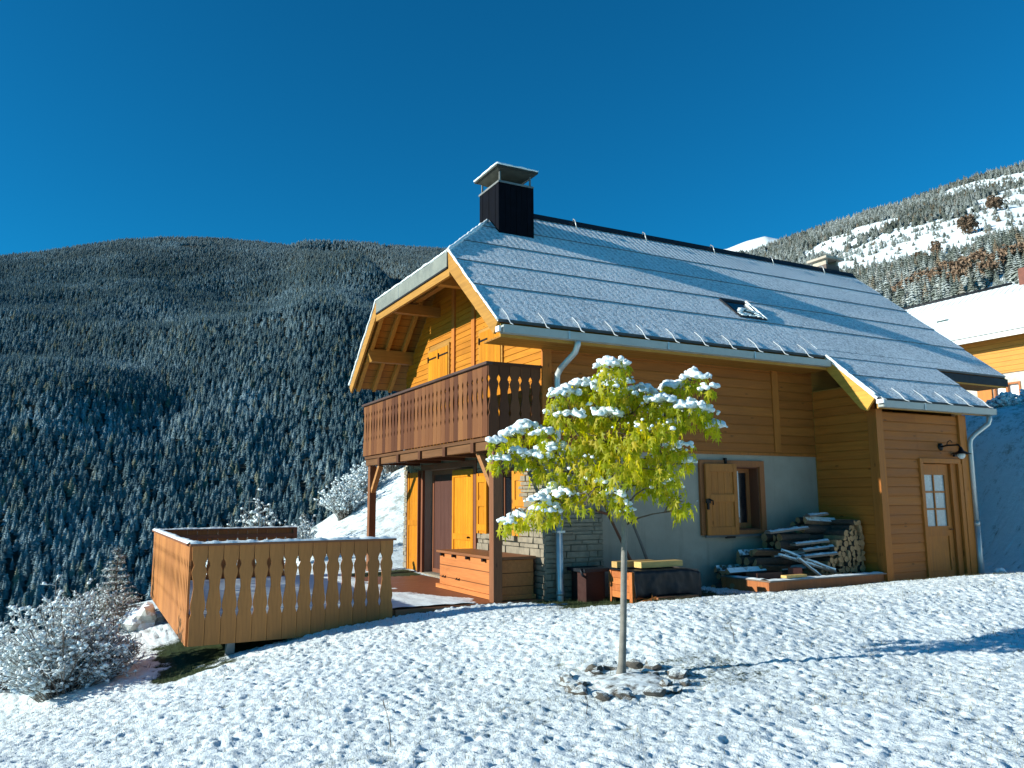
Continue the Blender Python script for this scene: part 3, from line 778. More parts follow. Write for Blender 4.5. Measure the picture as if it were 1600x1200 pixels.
# french door behind the terrace
fd = MB(); wall_holes(fd, 'y', .16, .07, DOOR[0]+.002, DOOR[1]-.002, DOOR[2]+.002, DOOR[3]-.002, [(2.60, 3.46, .25, 2.02), (3.56, 3.86, .14, 2.03), (3.96, 4.90, .12, 2.03)])
fdo = part('french_door', fd, W_FRAME, chalet)
mb = MB(); mb.box(.19, .20, 2.60, 3.46, .25, 2.02, 0, .5); mb.box(.19, .20, 3.56, 3.86, .14, 2.03, 0, .5); part('pane', mb, GLASSD, fdo)
mb = MB(); mb.box(.175, .215, 3.96, 4.90, .12, 2.03, 0, .5); part('door_panel', mb, wood('dark_door_wood', (.085, .036, .026), 'z', knots=False), fdo)
mb = MB(); mb.box(-.06, .155, DOOR[0], DOOR[1], -.01, .035, 0, .5); part('threshold', mb, STONE, fdo)
mb = MB()
mb.box(-.055, .0, DOOR[1]+.002, DOOR[1]+.10, .0, 2.24, 0, .4); mb.box(-.055, .0, DOOR[0]-.11, DOOR[0]-.002, .0, 2.24, 0, .4); mb.box(-.055, .0, DOOR[0], DOOR[1], DOOR[3]+.002, 2.24, 0, .4)
part('door_frame', mb, W_FRAME, chalet)
s = ledged_shutter('door_shutter', 5.14, 5.74, .06, 2.10, -.062, chalet, rails=(.48,))
mb = MB(); mb.box(-.115, -.06, 5.102, 5.135, .03, 2.14, 0, .3); mb.box(-.115, -.06, 5.745, 5.775, .03, 2.14, 0, .3); part('edge_strip', mb, W_FRAME, s)
s = ledged_shutter('door_shutter', 2.53, 3.47, .06, 2.08, -.005, chalet, rails=(.04, .38, .96))
mb = MB(); mb.blob((-.085, 2.66, .83), (.03, .02, .02), 0, .5, .05, 1); mb.tube([(-.05, 2.66, .83), (-.085, 2.66, .83)], .008); part('knob', mb, IRON, s)
# gable ground floor window
mb = MB(); wall_holes(mb, 'y', -.052, .05, GW[0]-.07, GW[1]+.07, GW[2]-.004, GW[3]+.06, [(GW[0], GW[1], GW[2]-.1, GW[3])])
wf = part('window_frame', mb, W_FRAME, chalet)
mb = MB(); wall_holes(mb, 'y', .18, .05, GW[0]+.002, GW[1]-.002, GW[2]+.002, GW[3]-.002, [(GW[0]+.08, 1.34, GW[2]+.08, GW[3]-.08), (1.42, GW[1]-.08, GW[2]+.08, GW[3]-.08)]); part('sash', mb, W_FRAME, wf)
mb = MB(); mb.box(.2, .206, GW[0]+.05, GW[1]-.05, GW[2]+.05, GW[3]-.05, 0, .5); part('pane', mb, GLASSD, wf)
s = ledged_shutter('window_shutter', .50, .93, .92, 1.98, -.055, chalet, rails=(.1, .5, .9), ang=R(14), pivot=.93)
s = ledged_shutter('window_shutter', 1.86, 2.26, .92, 1.98, -.06, chalet, rails=(.1, .5, .9))

# long wall window
mb = MB(); wall_holes(mb, 'x', -.05, .049, WIN[0]-.11, WIN[1]+.11, WIN[2]-.07, WIN[3]+.11, [(WIN[0], WIN[1], WIN[2], WIN[3])])
wf = part('window_frame', mb, W_FRAMEO, chalet, bevel=.005)
mb = MB(); mb.box(WIN[0]+.001, WIN[0]+.02, .0, .28, WIN[2]+.001, WIN[3]-.001, 0, .5); mb.box(WIN[1]-.02, WIN[1]-.001, .0, .28, WIN[2]+.001, WIN[3]-.001, 0, .5)
mb.box(WIN[0]+.021, WIN[1]-.021, .0, .28, WIN[3]-.02, WIN[3]-.001, 0, .5); mb.box(WIN[0]+.021, WIN[1]-.021, .0, .28, WIN[2]+.001, WIN[2]+.02, 0, .5); part('reveal', mb, W_FRAME, wf)
mb = MB(); wall_holes(mb, 'x', .20, .05, WIN[0]+.022, WIN[1]-.022, WIN[2]+.022, WIN[3]-.022, [(WIN[0]+.10, 3.62, WIN[2]+.12, WIN[3]-.10), (3.70, WIN[1]-.10, WIN[2]+.12, WIN[3]-.10)]); part('sash', mb, W_FRAMEO, wf)
mb = MB(); mb.box(WIN[0]+.05, WIN[1]-.05, .222, .228, WIN[2]+.06, WIN[3]-.06, 0, .5); part('pane', mb, GLASSD, wf)
mb = MB(); n = 16
V = []; Fc = []
for i in range(n+1):
    a = 3.90 + .30*i/n; yy = .175 + .018*math.sin(i*1.7)
    V += [(a, yy, WIN[2]+.22), (a, yy, WIN[3]-.07)]
Fc = [(2*i, 2*i+2, 2*i+3, 2*i+1) for i in range(n)]
mb.add(V, Fc, 0, .2, True); part('lace_curtain', mb, CURT, wf)
# closed left leaf, slightly ajar
mb = MB(); x0, x1, z0, z1 = 3.17, 3.84, .88, 2.11
for i in range(5):
    a = x0 + (x1-x0)*i/5; mb.box(a+.0015, a+(x1-x0)/5-.0015, -.085, -.062, z0+.01, z1-.01)
for zc, hh in ((z0+.07, .14), ((z0+z1)/2+.02, .13), (z1-.07, .14)): mb.box(x0+.082, x1-.082, -.108, -.0855, zc-hh/2, zc+hh/2)
for a in (x0, x1-.08): mb.box(a, a+.08, -.109, -.0852, z0, z1)
Mr = Matrix.Translation((x0, -.06, 0)) @ Matrix.Rotation(R(-5), 4, 'Z') @ Matrix.Translation((-x0, .06, 0)); mb.v = [tuple(Mr @ Vector(v)) for v in mb.v]
sh = part('window_shutter', mb, W_SHUT2, chalet, 'half closed honey coloured shutter with two panels', bevel=.003)
mb = MB(); mb.box(3.14, 3.24, -.135, -.11, 1.43, 1.50, 0, .5); mb.tube([(3.19, -.13, 1.50), (3.27, -.15, 1.47), (3.27, -.15, 1.40)], .012); mb.box(3.165, 3.20, -.135, -.11, 1.32, 1.43, 0, .5); part('latch', mb, IRON, sh)
mb = MB(); mb.box(3.66, 3.70, -.075, -.02, 2.12, 2.22, 0, .5); mb.box(3.60, 3.80, -.10, -.05, .82, .855, 0, .5); part('catch', mb, IRON, wf)
mb = MB(); mb.box(WIN[0]-.05, WIN[1]+.05, -.09, -.051, WIN[2]-.11, WIN[2]-.072, 0, .5); part('window_sill', mb, plain('grey_sill', (.12, .13, .13), .7), wf)

# ------------------------------------------------------------------ shed wing
SDX0, SDX1, SDZ = 7.17, 8.02, 2.06
SZT = 3.02
mb = MB(); wall_holes(mb, 'x', YS, .12, XS, XE, -.4, SZT, [(SDX0, 8.28, -.5, SDZ+.08)])
mb.box(XS, XS+.12, YS+.122, -.002, -.4, 3.55, 0, .5); mb.box(XE-.12, XE, YS+.122, -.002, -.4, 3.55, 0, .5); mb.box(SDX0-.1, 8.36, -1.0, -.9, -.4, 2.4, 0, .5); mb.box(XS+.122, XE-.122, YS+.14, -.01, SZT-.2, SZT-.1, 0, .5)
part('shed_wall', mb, W_BEAMX, chalet)
mb = MB()
for z0 in np.arange(-.12, 3.0, .166):
    for a0, a1 in ((XS+.14, SDX0-.08), (SDX0-.078, 8.30)):
        if z0 > SDZ or a1 < SDX0: clad(mb, 'x', YS, -1, a0, a1, float(z0), .166)
part('shed_front_cladding', mb, W_CLADX, chalet)
mb = MB()
for z0 in np.arange(-.12, 3.5, .166):
    yA = max(YS+.005, EAVE_Y + (z0+.166+.22-EAVE_Z)/SL)
    if yA < -.1: clad(mb, 'y', XS, -1, yA, -.04, float(z0), .166)
part('shed_side_cladding', mb, wood('side_cladding', (.42, .132, .020), 'y', var=.16), chalet)
mb = MB(); mb.box(XS-.045, XS+.13, YS-.045, YS-.0005, -.3, SZT+.05, 0, .6); mb.box(XS-.045, XS-.0005, YS+.001, YS+.14, -.3, SZT+.06, 0, .4); part('corner_board', mb, W_BEAMZ, chalet, bevel=.004); mb = MB(); mb.box(8.31, XE+.03, YS-.06, YS-.0005, -.3, SZT+.04, 0, .5)
part('corner_board', mb, W_BEAMZ, chalet, bevel=.004)
mb = MB(); mb.box(SDX0-.09, SDX0+.0, YS-.05, YS+.0, -.2, SDZ+.16, 0, .5); mb.box(SDX0+.001, 8.28, YS-.05, YS, SDZ+.07, SDZ+.16, 0, .5); mb.box(8.20, 8.305, YS-.05, YS, -.2, SDZ+.07, 0, .5)
mb.box(8.03, 8.199, YS+.0, YS+.10, -.2, SDZ+.07, 0, .2)
df = part('door_frame', mb, W_BEAMZ, chalet, bevel=.004)
mb = MB(); yd = YS+.05
wall_holes(mb, 'x', yd, .05, SDX0+.01, SDX1, -.15, SDZ+.06, [(SDX0+.09, SDX1-.12, .98, 1.92), (SDX0+.11, SDX1-.12, .18, .80)])
mb.box(SDX0+.11, SDX1-.12, yd+.02, yd+.04, .18, .80)
mx = (SDX0+SDX1)/2-.015
mb.box(mx-.016, mx+.016, yd+.006, yd+.044, .981, 1.919, 0, .5)
for zz in (1.293, 1.606): mb.box(SDX0+.091, SDX1-.121, yd+.008, yd+.042, zz-.015, zz+.015, 0, .5)
do = part('door', mb, W_SHUT2, chalet, 'shed door with six panes over a wooden panel')
mb = MB(); mb.box(SDX0+.08, SDX1-.11, yd+.0245, yd+.0285, .97, 1.93, 0, .2); part('pane', mb, FROST, do)
mb = MB(); mb.tube([(SDX1-.06, yd-.05, .92), (SDX1-.16, yd-.05, .92)], .009); mb.tube([(SDX1-.06, yd, .92), (SDX1-.06, yd-.05, .92)], .009); part('handle', mb, IRON, do)

# ------------------------------------------------------------------ roof
NRM = Vector((0, -SL, 1)).normalized()
roof = MB()
def slab(poly_xy, side, t0, t1, mat):
    """poly in (x, y) lying on the roof plane, thickness between normal offsets t0 < t1"""
    n = NRM if side > 0 else Vector((0, SL, 1)).normalized()
    P = [Vector((x, y, zr(y))) + n*t0 for x, y in poly_xy]
    roof.prism(P, n*(t1-t0), mat, .5)
PX = [(FX+.04, -.60), (FX+.04, HY+.05), (HX+.03, RIDGE_Y-.01), (BX-.03, RIDGE_Y-.01), (BX-.03, -.60)]
PXS = [(5.80, -1.60), (5.80, -.602), (8.94, -.602), (8.94, -1.60)]
slab(PX, 1, -.13, -.032, 0)
slab(PXS, 1, -.13, -.032, 0)
PL = [(x, 2*RIDGE_Y-y) for x, y in PX][::-1]
slab(PL, -1, -.13, -.032, 0)
hipn = Vector((-HSL, 0, 1)).normalized()
hp = [Vector((FX+.03, HY+.06, HZ+.03*HSL)), Vector((HX-.01, RIDGE_Y, RIDGE_Z-.01)), Vector((FX+.03, 2*RIDGE_Y-HY-.06, HZ+.03*HSL))]
roof.prism([p - hipn*.13 for p in hp], hipn*.098, 0, .5)
ro = part('roof', roof, W_SOFFIT, chalet)
# snowy courses, each lapping over the one below
STEP = .68
def course(mb, xa0, xa1, xb0, xb1, y0, y1, side, k):
    n = NRM if side > 0 else Vector((0, SL, 1)).normalized()
    def P(x, y, t): 
        z = EAVE_Z + SL*(y-EAVE_Y); p = Vector((x, y, z)) + NRM*t
        return p if side > 0 else Vector((p.x, 2*RIDGE_Y-p.y, p.z))
    lo, hi = .020, .002
    V = [P(xa0, y0, -.030), P(xa1, y0, -.030), P(xa1, y0, lo), P(xa0, y0, lo), P(xb0, y1, hi), P(xb1, y1, hi), P(xb0, y1, -.030), P(xb1, y1, -.030)]
    Fq = [(0, 1, 2, 3), (3, 2, 5, 4), (0, 3, 4, 6), (1, 7, 5, 2), (6, 7, 1, 0), (4, 5, 7, 6)]
    if side < 0: Fq = [tuple(reversed(f)) for f in Fq]
    mats = [2, 0, 0, 0, 1, 1]
    for f, m in zip(Fq, mats): mb.add(V, [f], m, k)
hipx = lambda y: FX if y <= HY else FX + (y-HY)/(RIDGE_Y-HY)*(HX-FX)
YL = [-.62, .25, .93, 1.61, 2.29, 3.105]
cs = MB()
for i in range(5):
    y0, y1 = YL[i], YL[i+1]; k = [.30, .42, .50, .72, 1.0][i]
    if y0 < HY < y1:
        course(cs, FX, BX, FX, BX, y0, HY, 1, k)
        # upper piece without its own step
        ta = .028 - .026*(HY-y0)/(y1-y0)
        V = [Vector((hipx(HY), HY, zr(HY)))+NRM*.0025, Vector((BX, HY, zr(HY)))+NRM*.0025, Vector((BX, y1, zr(y1)))+NRM*.002, Vector((hipx(y1), y1, zr(y1)))+NRM*.002]
        cs.add(V, [(0, 1, 2, 3)], 0, k)
    else: course(cs, hipx(y0), BX, hipx(y1), BX, y0, y1, 1, k)
    course(cs, hipx(y0), BX, hipx(y1), BX, y0, y1, -1, k)
course(cs, 5.74, 8.99, 5.74, 8.99, -1.65, -1.09, 1, .30); course(cs, 5.74, 8.99, 5.74, 8.99, -1.09, -.43, 1, .34)
course(cs, 5.74, 9.30, 5.74, 9.30, -.43, .22, 1, .36)
V = [p + hipn*.004 for p in (Vector((FX, HY, HZ)), Vector((HX, RIDGE_Y, RIDGE_Z)), Vector((FX, 2*RIDGE_Y-HY, HZ)))]
cs.prism([p - hipn*.034 for p in (V[0], V[1], V[2])], hipn*.034, 0, .4)
part('roof_covering', cs, [ROOF, DARKM, plain('seam_metal', (.11, .135, .155), .6)], ro, 'metal roofing in five lapped courses under a thin layer of snow')
# ridge cap, edge strips
mb = MB(); 
mb.prism([(HX+.2, RIDGE_Y-.13, RIDGE_Z-.085), (HX+.2, RIDGE_Y, RIDGE_Z+.075), (HX+.2, RIDGE_Y+.13, RIDGE_Z-.085), (HX+.2, RIDGE_Y, RIDGE_Z+.03)], (BX-HX-.2, 0, 0), 0, .5)
part('ridge_cap', mb, DARKM, ro)
mb = MB()
for x in (2.55, 4.4, 6.4, 8.3, 10.1): mb.tube([(x, RIDGE_Y-.22, zr(RIDGE_Y-.22)+.02), (x, RIDGE_Y-.16, RIDGE_Z+.03), (x+.03, RIDGE_Y-.05, RIDGE_Z+.10), (x+.05, RIDGE_Y-.02, RIDGE_Z+.04)], .012, 6)
part('ridge_hook', mb, ZINC, ro)
# barge boards and fascias
def on(x, y, t=0, side=1): 
    p = Vector((x, y, EAVE_Z + SL*(y-EAVE_Y))) + NRM*t
    return p if side > 0 else Vector((p.x, 2*RIDGE_Y-p.y, p.z))
for side in (1, -1):
    mb = MB(); P = [on(FX-.015, -.64, -.03, side), on(FX-.015, HY+.03, -.03, side), on(FX-.015, HY-.16, -.27, side), on(FX-.015, -.64, -.23, side)]
    mb.prism(P, (.045, 0, 0)); part('barge_board', mb, W_BEAMY, ro, bevel=.004)
    mb = MB(); P = [on(FX+.10, -.60, -.131, side), on(FX+.10, HY-.0, -.131, side), on(FX+.10, HY-.12, -.25, side), on(FX+.10, -.60, -.23, side)]
    mb.prism(P, (.08, 0, 0)); part('verge_rafter', mb, W_BEAMY, ro)
    mb = MB(); mb.prism([on(BX-.03, -.64, -.03, side), on(BX-.03, RIDGE_Y, -.03, side), on(BX-.03, RIDGE_Y, -.24, side), on(BX-.03, -.64, -.24, side)], (.045, 0, 0)); part('barge_board', mb, W_BEAMY, ro)
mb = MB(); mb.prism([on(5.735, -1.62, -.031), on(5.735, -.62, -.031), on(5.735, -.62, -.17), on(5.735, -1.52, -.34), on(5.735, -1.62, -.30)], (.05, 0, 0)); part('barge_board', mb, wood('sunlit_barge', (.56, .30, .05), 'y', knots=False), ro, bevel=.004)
mb = MB(); y0, y1 = HY+.06, 2*RIDGE_Y-HY-.06
mb.box(FX-.03, FX+.02, y0, y1, HZ-.27, HZ-.01, 0, .3)
ff = part('hip_fascia', mb, plain('grey_fascia', (.20, .22, .19), .55, 0, .2, 3, .08), ro, 'grey metal fascia along the half hip')
mb = MB(); mb.box(FX-.036, FX-.0305, 3.6, 3.61, HZ-.27, HZ-.012, 0, .2); mb.box(FX-.034, FX+.02, y0, y1, HZ-.30, HZ-.271, 1, .3); part('fascia_joint', mb, [ZINC, DARKM], ff)
mb = MB(); mb.box(FX-.005, FX+.05, y0-.06, y1+.06, HZ-.44, HZ-.301, 0, .7); part('hip_fascia_board', mb, W_BEAMY, ro, bevel=.004)
# rafters and purlins under the overhang
for side in (1, -1):
    for x in (-.62, -.24):
        mb = MB(); mb.beam(on(x, -.58, -.18, side), on(x, HY+1.0 if x > -.3 else HY+.45, -.18, side), .08, .10, NRM if side > 0 else (0, SL, 1)); part('rafter', mb, W_BEAMY, ro)
    mb = MB(); yp = .40 if side > 0 else 2*RIDGE_Y-.40; zp = zr(yp)-.35
    mb.prism([(0.1, yp-.08, zp+.14), (-1.05, yp-.08, zp+.14), (-1.05, yp-.08, zp+.02), (-.97, yp-.08, zp-.14), (0.1, yp-.08, zp-.14)], (0, .16, 0)); part('purlin', mb, W_BEAMX, ro, bevel=.006)
    mb = MB(); yp = 1.95 if side > 0 else 2*RIDGE_Y-1.95; zp = min(zr(yp)-.36, HZ-.30)
    mb.beam((-1.0, yp, zp), (.1, yp, zp), .15, .20); part('purlin', mb, W_BEAMX, ro, bevel=.006)
mb = MB(); mb.beam((-.55, 1.55, HZ-.08), (-.55, 2*RIDGE_Y-1.55, HZ-.08), .12, .16); part('collar_beam', mb, W_BEAMY, ro, bevel=.006)
# eave boards
mb = MB(); mb.box(FX+.03, 5.74, -.635, -.60, EAVE_Z-.20, EAVE_Z-.0, 0, .5); mb.box(9.0, BX-.03, -.635, -.60, EAVE_Z-.20, EAVE_Z, 0, .5); mb.box(5.79, 8.95, -1.635, -1.60, zr(-1.62)-.20, zr(-1.62)-.02, 0, .5)
part('eave_board', mb, W_BEAMX, ro)
mb = MB(); mb.box(FX+.06, 5.79, -.598, -.01, EAVE_Z-.19, EAVE_Z-.165, 0, .4); mb.box(9.0, BX-.06, -.598, -.01, EAVE_Z-.19, EAVE_Z-.165, 0, .4)
part('eave_soffit', mb, W_SOFFIT, ro)
mb = MB(); mb.box(9.0, BX+.01, -.66, -.636, EAVE_Z-.17, EAVE_Z-.005, 0, .5); part('dark_eave_strip', mb, DARKM, ro)
# gutters: box shaped, with strap brackets
STRAP = plain('frosted_strap', (.42, .47, .50), .6, 0, .3, 20)
def gutter(x0, x1, yg, zg, xs):
    mb = MB(); w, h = .115, .115
    prof = [(0, 0), (-w, 0), (-w-.012, h), (-w-.012+.006, h), (-w+.005, .006), (-.006, .006), (-.006, h*1.0), (0, h*1.0)]
    mb.prism([(x0, yg+a, zg+b) for a, b in prof], (x1-x0, 0, 0), 0, .3)
    for x in (x0, x1-.006): mb.box(x, x+.006, yg-w-.01, yg, zg+.002, zg+h*.98, 0, .3)
    g = part('gutter', mb, ZINCP, ro)
    k = MB()
    for x in np.arange(x0+1.1, x1-.4, 1.9): k.box(float(x), float(x)+.03, yg-w-.018, yg-w-.008, zg-.004, zg+h+.004, 0, .8)
    if k.v: part('gutter_joint', k, ZINC, g)
    for x in xs:
        q = MB(); q.tube([(x, yg+.22, zr(yg+.22)+.05), (x, yg+.06, zr(yg+.06)+.06), (x, yg-.04, zg+h+.05), (x, yg-w-.01, zg+h+.012)], [.008, .010, .010, .008], 6)
        part('gutter_strap', q, STRAP, g)
    return g
gutter(FX+.02, 5.72, -.637, EAVE_Z-.155, [-.95+.62*i for i in range(11)])
gutter(5.76, 9.02, -1.638, zr(-1.65)-.16, [5.84+.615*i for i in range(6)])
WCAP = plain('white_cap', (.75, .76, .74), .5)
mb = MB(); mb.box(5.70, 5.735, -1.80, -1.66, zr(-1.65)-.10, zr(-1.65)-.03, 0, .2); part('end_cap', mb, WCAP, ro); mb = MB(); mb.box(FX-.05, FX-.016, -.74, -.62, EAVE_Z-.14, EAVE_Z-.06, 0, .2); part('end_cap', mb, WCAP, ro)
# snow lying along the edges
def snow_rim(pts, r, seed, parent, name='snow_rim'):
    P = [Vector(p) for p in pts]; mb = MB(); k = 0; rd = random.Random(seed)
    Q = []; 
    for a, b in zip(P[:-1], P[1:]):
        n = max(2, int((b-a).length/.06))
        Q += [a.lerp(b, i/n) for i in range(n)]
    Q.append(P[-1])
    rr = [r*(.72+.5*mn.noise(Vector((i*.33, seed*3.1, 0)))+.25*rd.random()) for i in range(len(Q))]
    Q = [q + Vector((rd.uniform(-1, 1), rd.uniform(-1, 1), rd.uniform(-.5, .5)))*r*.18 for q in Q]
    mb.tube(Q, rr, 7, 0, .5); return part(name, mb, SNOWS, parent)
snow_rim([(FX-.03, HY, HZ+.02), on(FX+.9, HY+.89, .03), on(FX+1.35, HY+1.33, .03)], .038, 1, ro)
snow_rim([on(FX-.02, -.62, .015), on(FX-.02, .25, .005), on(FX-.02, HY, .01)], .024, 2, ro)
snow_rim([(FX-.03, HY+.02, HZ+.015), (FX-.03, 2*RIDGE_Y-HY, HZ+.015)], .022, 3, ro)
snow_rim([on(FX-.02, HY, .01, -1), on(FX-.02, -.62, .01, -1)], .024, 4, ro)
snow_rim([on(5.735, -1.60, .03), on(5.735, -.62, .03)], .026, 5, ro)
# skylight
mb = MB()
P = lambda x, y, t: on(x, y, t)
def roof_box(mb, x0, x1, y0, y1, t0, t1, mat=0): mb.prism([P(x0, y0, t0), P(x1, y0, t0), P(x1, y1, t0), P(x0, y1, t0)], NRM*(t1-t0), mat, .5)
roof_box(mb, 4.55, 5.25, .31, .36, .0, .04); roof_box(mb, 4.55, 5.25, .80, .86, .0, .04); roof_box(mb, 4.55, 4.61, .361, .799, .0, .04); roof_box(mb, 5.19, 5.25, .361, .799, .0, .04)
sk = part('skylight', mb, DARKM, ro)
mb = MB(); roof_box(mb, 4.611, 5.189, .361, .799, .005, .022); part('pane', mb, GLASSD, sk)
mb = MB()
for i in range(26):
    a = random.random(); b_ = random.random()**1.6
    p = P(4.66+.5*a, .37+.36*b_*(0.3+.9*a), .028); mb.blob(p, (.05+.03*random.random(), .05, .02), 0, .5, .3, i, 2)
part('snow_patch', mb, SNOWS, sk)
snow_rim([P(5.24, .86, .05), P(5.24, .32, .05)], .026, 7, sk); snow_rim([P(5.16, .78, .035), P(5.16, .33, .04)], .02, 8, sk)
# chimney
CX0, CX1, CY0, CY1, CZ = .32, 1.045, 2.15, 2.98, 7.56
mb = MB(); mb.box(CX0, CX1, CY0, CY1, 6.3, CZ, 0, .3)
ch = part('chimney', mb, DARKM, chalet, 'tall slate coloured chimney clad in upright boards')
mb = MB()
for i in range(6):
    a = CX0 + (CX1-CX0)*i/6; mb.box(a+.004, a+(CX1-CX0)/6-.004, CY0-.012-.004*(i % 2), CY0-.0005, 6.45, CZ-.02)
for i in range(6):
    a = CY0 + (CY1-CY0)*i/6; mb.box(CX0-.012-.004*(i % 2), CX0-.0005, a+.004, a+(CY1-CY0)/6-.004, 6.4, CZ-.02)
    mb.box(CX1+.0005, CX1+.013, a+.004, a+(CY1-CY0)/6-.004, 6.45, CZ-.02)
for x in (CX0-.02, CX1-.012): mb.box(x, x+.032, CY0-.022, CY0-.0165, 6.4, CZ-.02, 0, .9)
part('upright_boards', mb, plain('black_boards', (.0045, .0055, .009), .85, 0, .5, 5, .5, .06), ch)
DULLM = plain('dull_zinc', (.20, .21, .20), .5, .3, .3, 8)
mb = MB(); mb.box(CX0-.025, CX1+.025, CY0-.025, CY1+.025, CZ-.02, CZ+.018, 0, .4); part('collar', mb, DULLM, ch)
for x, y in ((CX0+.03, CY0+.03), (CX1-.03, CY0+.03), (CX0+.03, CY1-.03), (CX1-.03, CY1-.03)):
    mb = MB(); mb.box(x-.014, x+.014, y-.014, y+.014, CZ+.018, CZ+.27, 0, .6); part('cap_post', mb, DULLM, ch)
mb = MB(); mb.box(CX0-.09, CX1+.09, CY0-.09, CY1+.09, CZ+.27, CZ+.305, 0, .4)
cx, cy = (CX0+CX1)/2, (CY0+CY1)/2
mb.add([(CX0-.06, CY0-.06, CZ+.269), (CX1+.06, CY0-.06, CZ+.269), (CX1+.06, CY1+.06, CZ+.269), (CX0-.06, CY1+.06, CZ+.269), (CX0+.16, CY0+.2, CZ+.10), (CX1-.16, CY0+.2, CZ+.10), (CX1-.16, CY1-.2, CZ+.10), (CX0+.16, CY1-.2, CZ+.10)],
       [(0, 1, 5, 4), (1, 2, 6, 5), (2, 3, 7, 6), (3, 0, 4, 7), (4, 5, 6, 7)], 0, .2)
cp = part('chimney_cap', mb, plain('weathered_cap', (.042, .046, .036), .6, .3, .4, 6), ch)
mb = MB(); mb.box(CX0-.088, CX1+.088, CY0-.088, CY1+.088, CZ+.3055, CZ+.33, 0, .4); part('snow_cap', mb, SNOWS, cp, bevel=.01)
snow_rim([(CX0-.09, CY1+.09, CZ+.32), (CX0-.09, CY0-.09, CZ+.32), (CX1+.09, CY0-.09, CZ+.32)], .022, 9, cp)
mb = MB(); mb.box(10.65, 11.15, 3.3, 3.75, 6.2, 7.66, 0, .5); c2 = part('small_chimney', mb, plain('brown_chimney_render', (.13, .10, .085), .9), chalet, 'low brown chimney peeping over the far end of the ridge')
mb = MB(); mb.box(10.55, 11.25, 3.2, 3.85, 7.80, 7.86, 0, .5); mb.box(10.66, 10.72, 3.31, 3.74, 7.661, 7.799, 0, .5); mb.box(11.08, 11.14, 3.31, 3.74, 7.661, 7.799, 0, .5); part('chimney_cap', mb, plain('stone_cap', (.42, .37, .30), .8, snow=.5), c2)

# ------------------------------------------------------------------ downpipes
mb = MB(); x, y = .17, -.13
mb.tube([(.20, -.70, 3.93), (.20, -.70, 3.85), (.19, -.64, 3.74), (x+.01, -.24, 3.56), (x, -.14, 3.46), (x, y, 3.36), (x, y, 1.2)], .048, 12, 0, .3)
mb.tube([(x, y, 1.22), (x, y, -.02), (x-.01, y-.01, -.3)], .055, 12, 0, .5); mb.tube([(x, y, 1.14), (x, y, 1.24)], .062, 12, 0, .7); mb.tube([(x, y, .06), (x, y, .12)], .061, 12, 0, .7)
dp = part('downpipe', mb, ZINC, chalet)
mb = MB(); mb.box(x-.07, x+.07, y-.06, -.03, 2.55, 2.58, 0, .4); mb.box(x-.07, x+.07, y-.06, -.03, 1.0, 1.03, 0, .4); part('pipe_clamp', mb, ZINC, dp)
mb = MB(); x, y = 8.56, -1.46; ze = zr(-1.65)-.16
mb.tube([(8.86, -1.70, ze), (8.86, -1.70, ze-.08), (8.83, -1.69, ze-.17), (8.66, -1.52, ze-.36), (x+.02, y-.01, ze-.46), (x, y, ze-.56), (x, y, 1.0)], .046, 12, 0, .3)
mb.tube([(x, y, 1.03), (x, y, -.2)], .054, 12, 0, .5); mb.tube([(x, y, .97), (x, y, 1.06)], .06, 12, 0, .7)
part('downpipe', mb, ZINC, chalet)

# ------------------------------------------------------------------ balcony
BB = -.988; BZ = 2.47
mb = MB(); mb.box(BB+.03, -.05, .02, W-.02, 2.40, 2.455, 0, .3)
for i in range(6): mb.box(BB+.02, -.05, .03+i*1.0, .16+i*1.0, 2.22, 2.398, 0, .3) if False else None
bal = part('balcony', mb, W_DARKY, chalet, 'dark brown carved wooden balcony across the gable')
mb = MB(); mb.box(BB+.06, BB+.17, .01, W-.01, 2.26, 2.40, 0, .7); part('rim_beam', mb, W_DARKY, bal, bevel=.006)
for y in (.62, 1.75, 2.90, 4.05, 5.2):
    mb = MB(); mb.box(BB+.02, -.06, y-.055, y+.055, 2.24, 2.399, 0, .2); part('joist', mb, W_DARKX, bal)
mb = MB(); mb.box(BB-.05, BB+.07, -.045, W+.03, 3.56, 3.605, 0, .4); part('handrail', mb, wood('handrail_wood_y', (.09, .055, .045), 'y', knots=False), bal, bevel=.006)
mb = MB(); mb.box(BB+.071, -.055, -.045, .06, 3.56, 3.605, 0, .4); part('handrail', mb, W_DARKX, bal, bevel=.006)
mb = MB(); mb.box(BB+.0, BB+.05, .02, W, 3.40, 3.47, 0, .5); mb.box(BB+.0, BB+.05, .02, W, 2.62, 2.69, 0, .5); mb.box(BB+.051, -.06, .012, .06, 3.40, 3.47, 0, .5); mb.box(BB+.051, -.06, .012, .06, 2.62, 2.69, 0, .5); part('rail', mb, W_DARKY, bal) if False else None
GAPS = [(0, .0035), (.27, .0035), (.295, .016), (.325, .027), (.355, .016), (.375, .007), (.42, .010), (.50, .030), (.57, .043), (.64, .036), (.71, .014), (.735, .008), (.765, .018), (.80, .040), (.835, .028), (.86, .007), (.95, .0035), (1.0, .0035)]
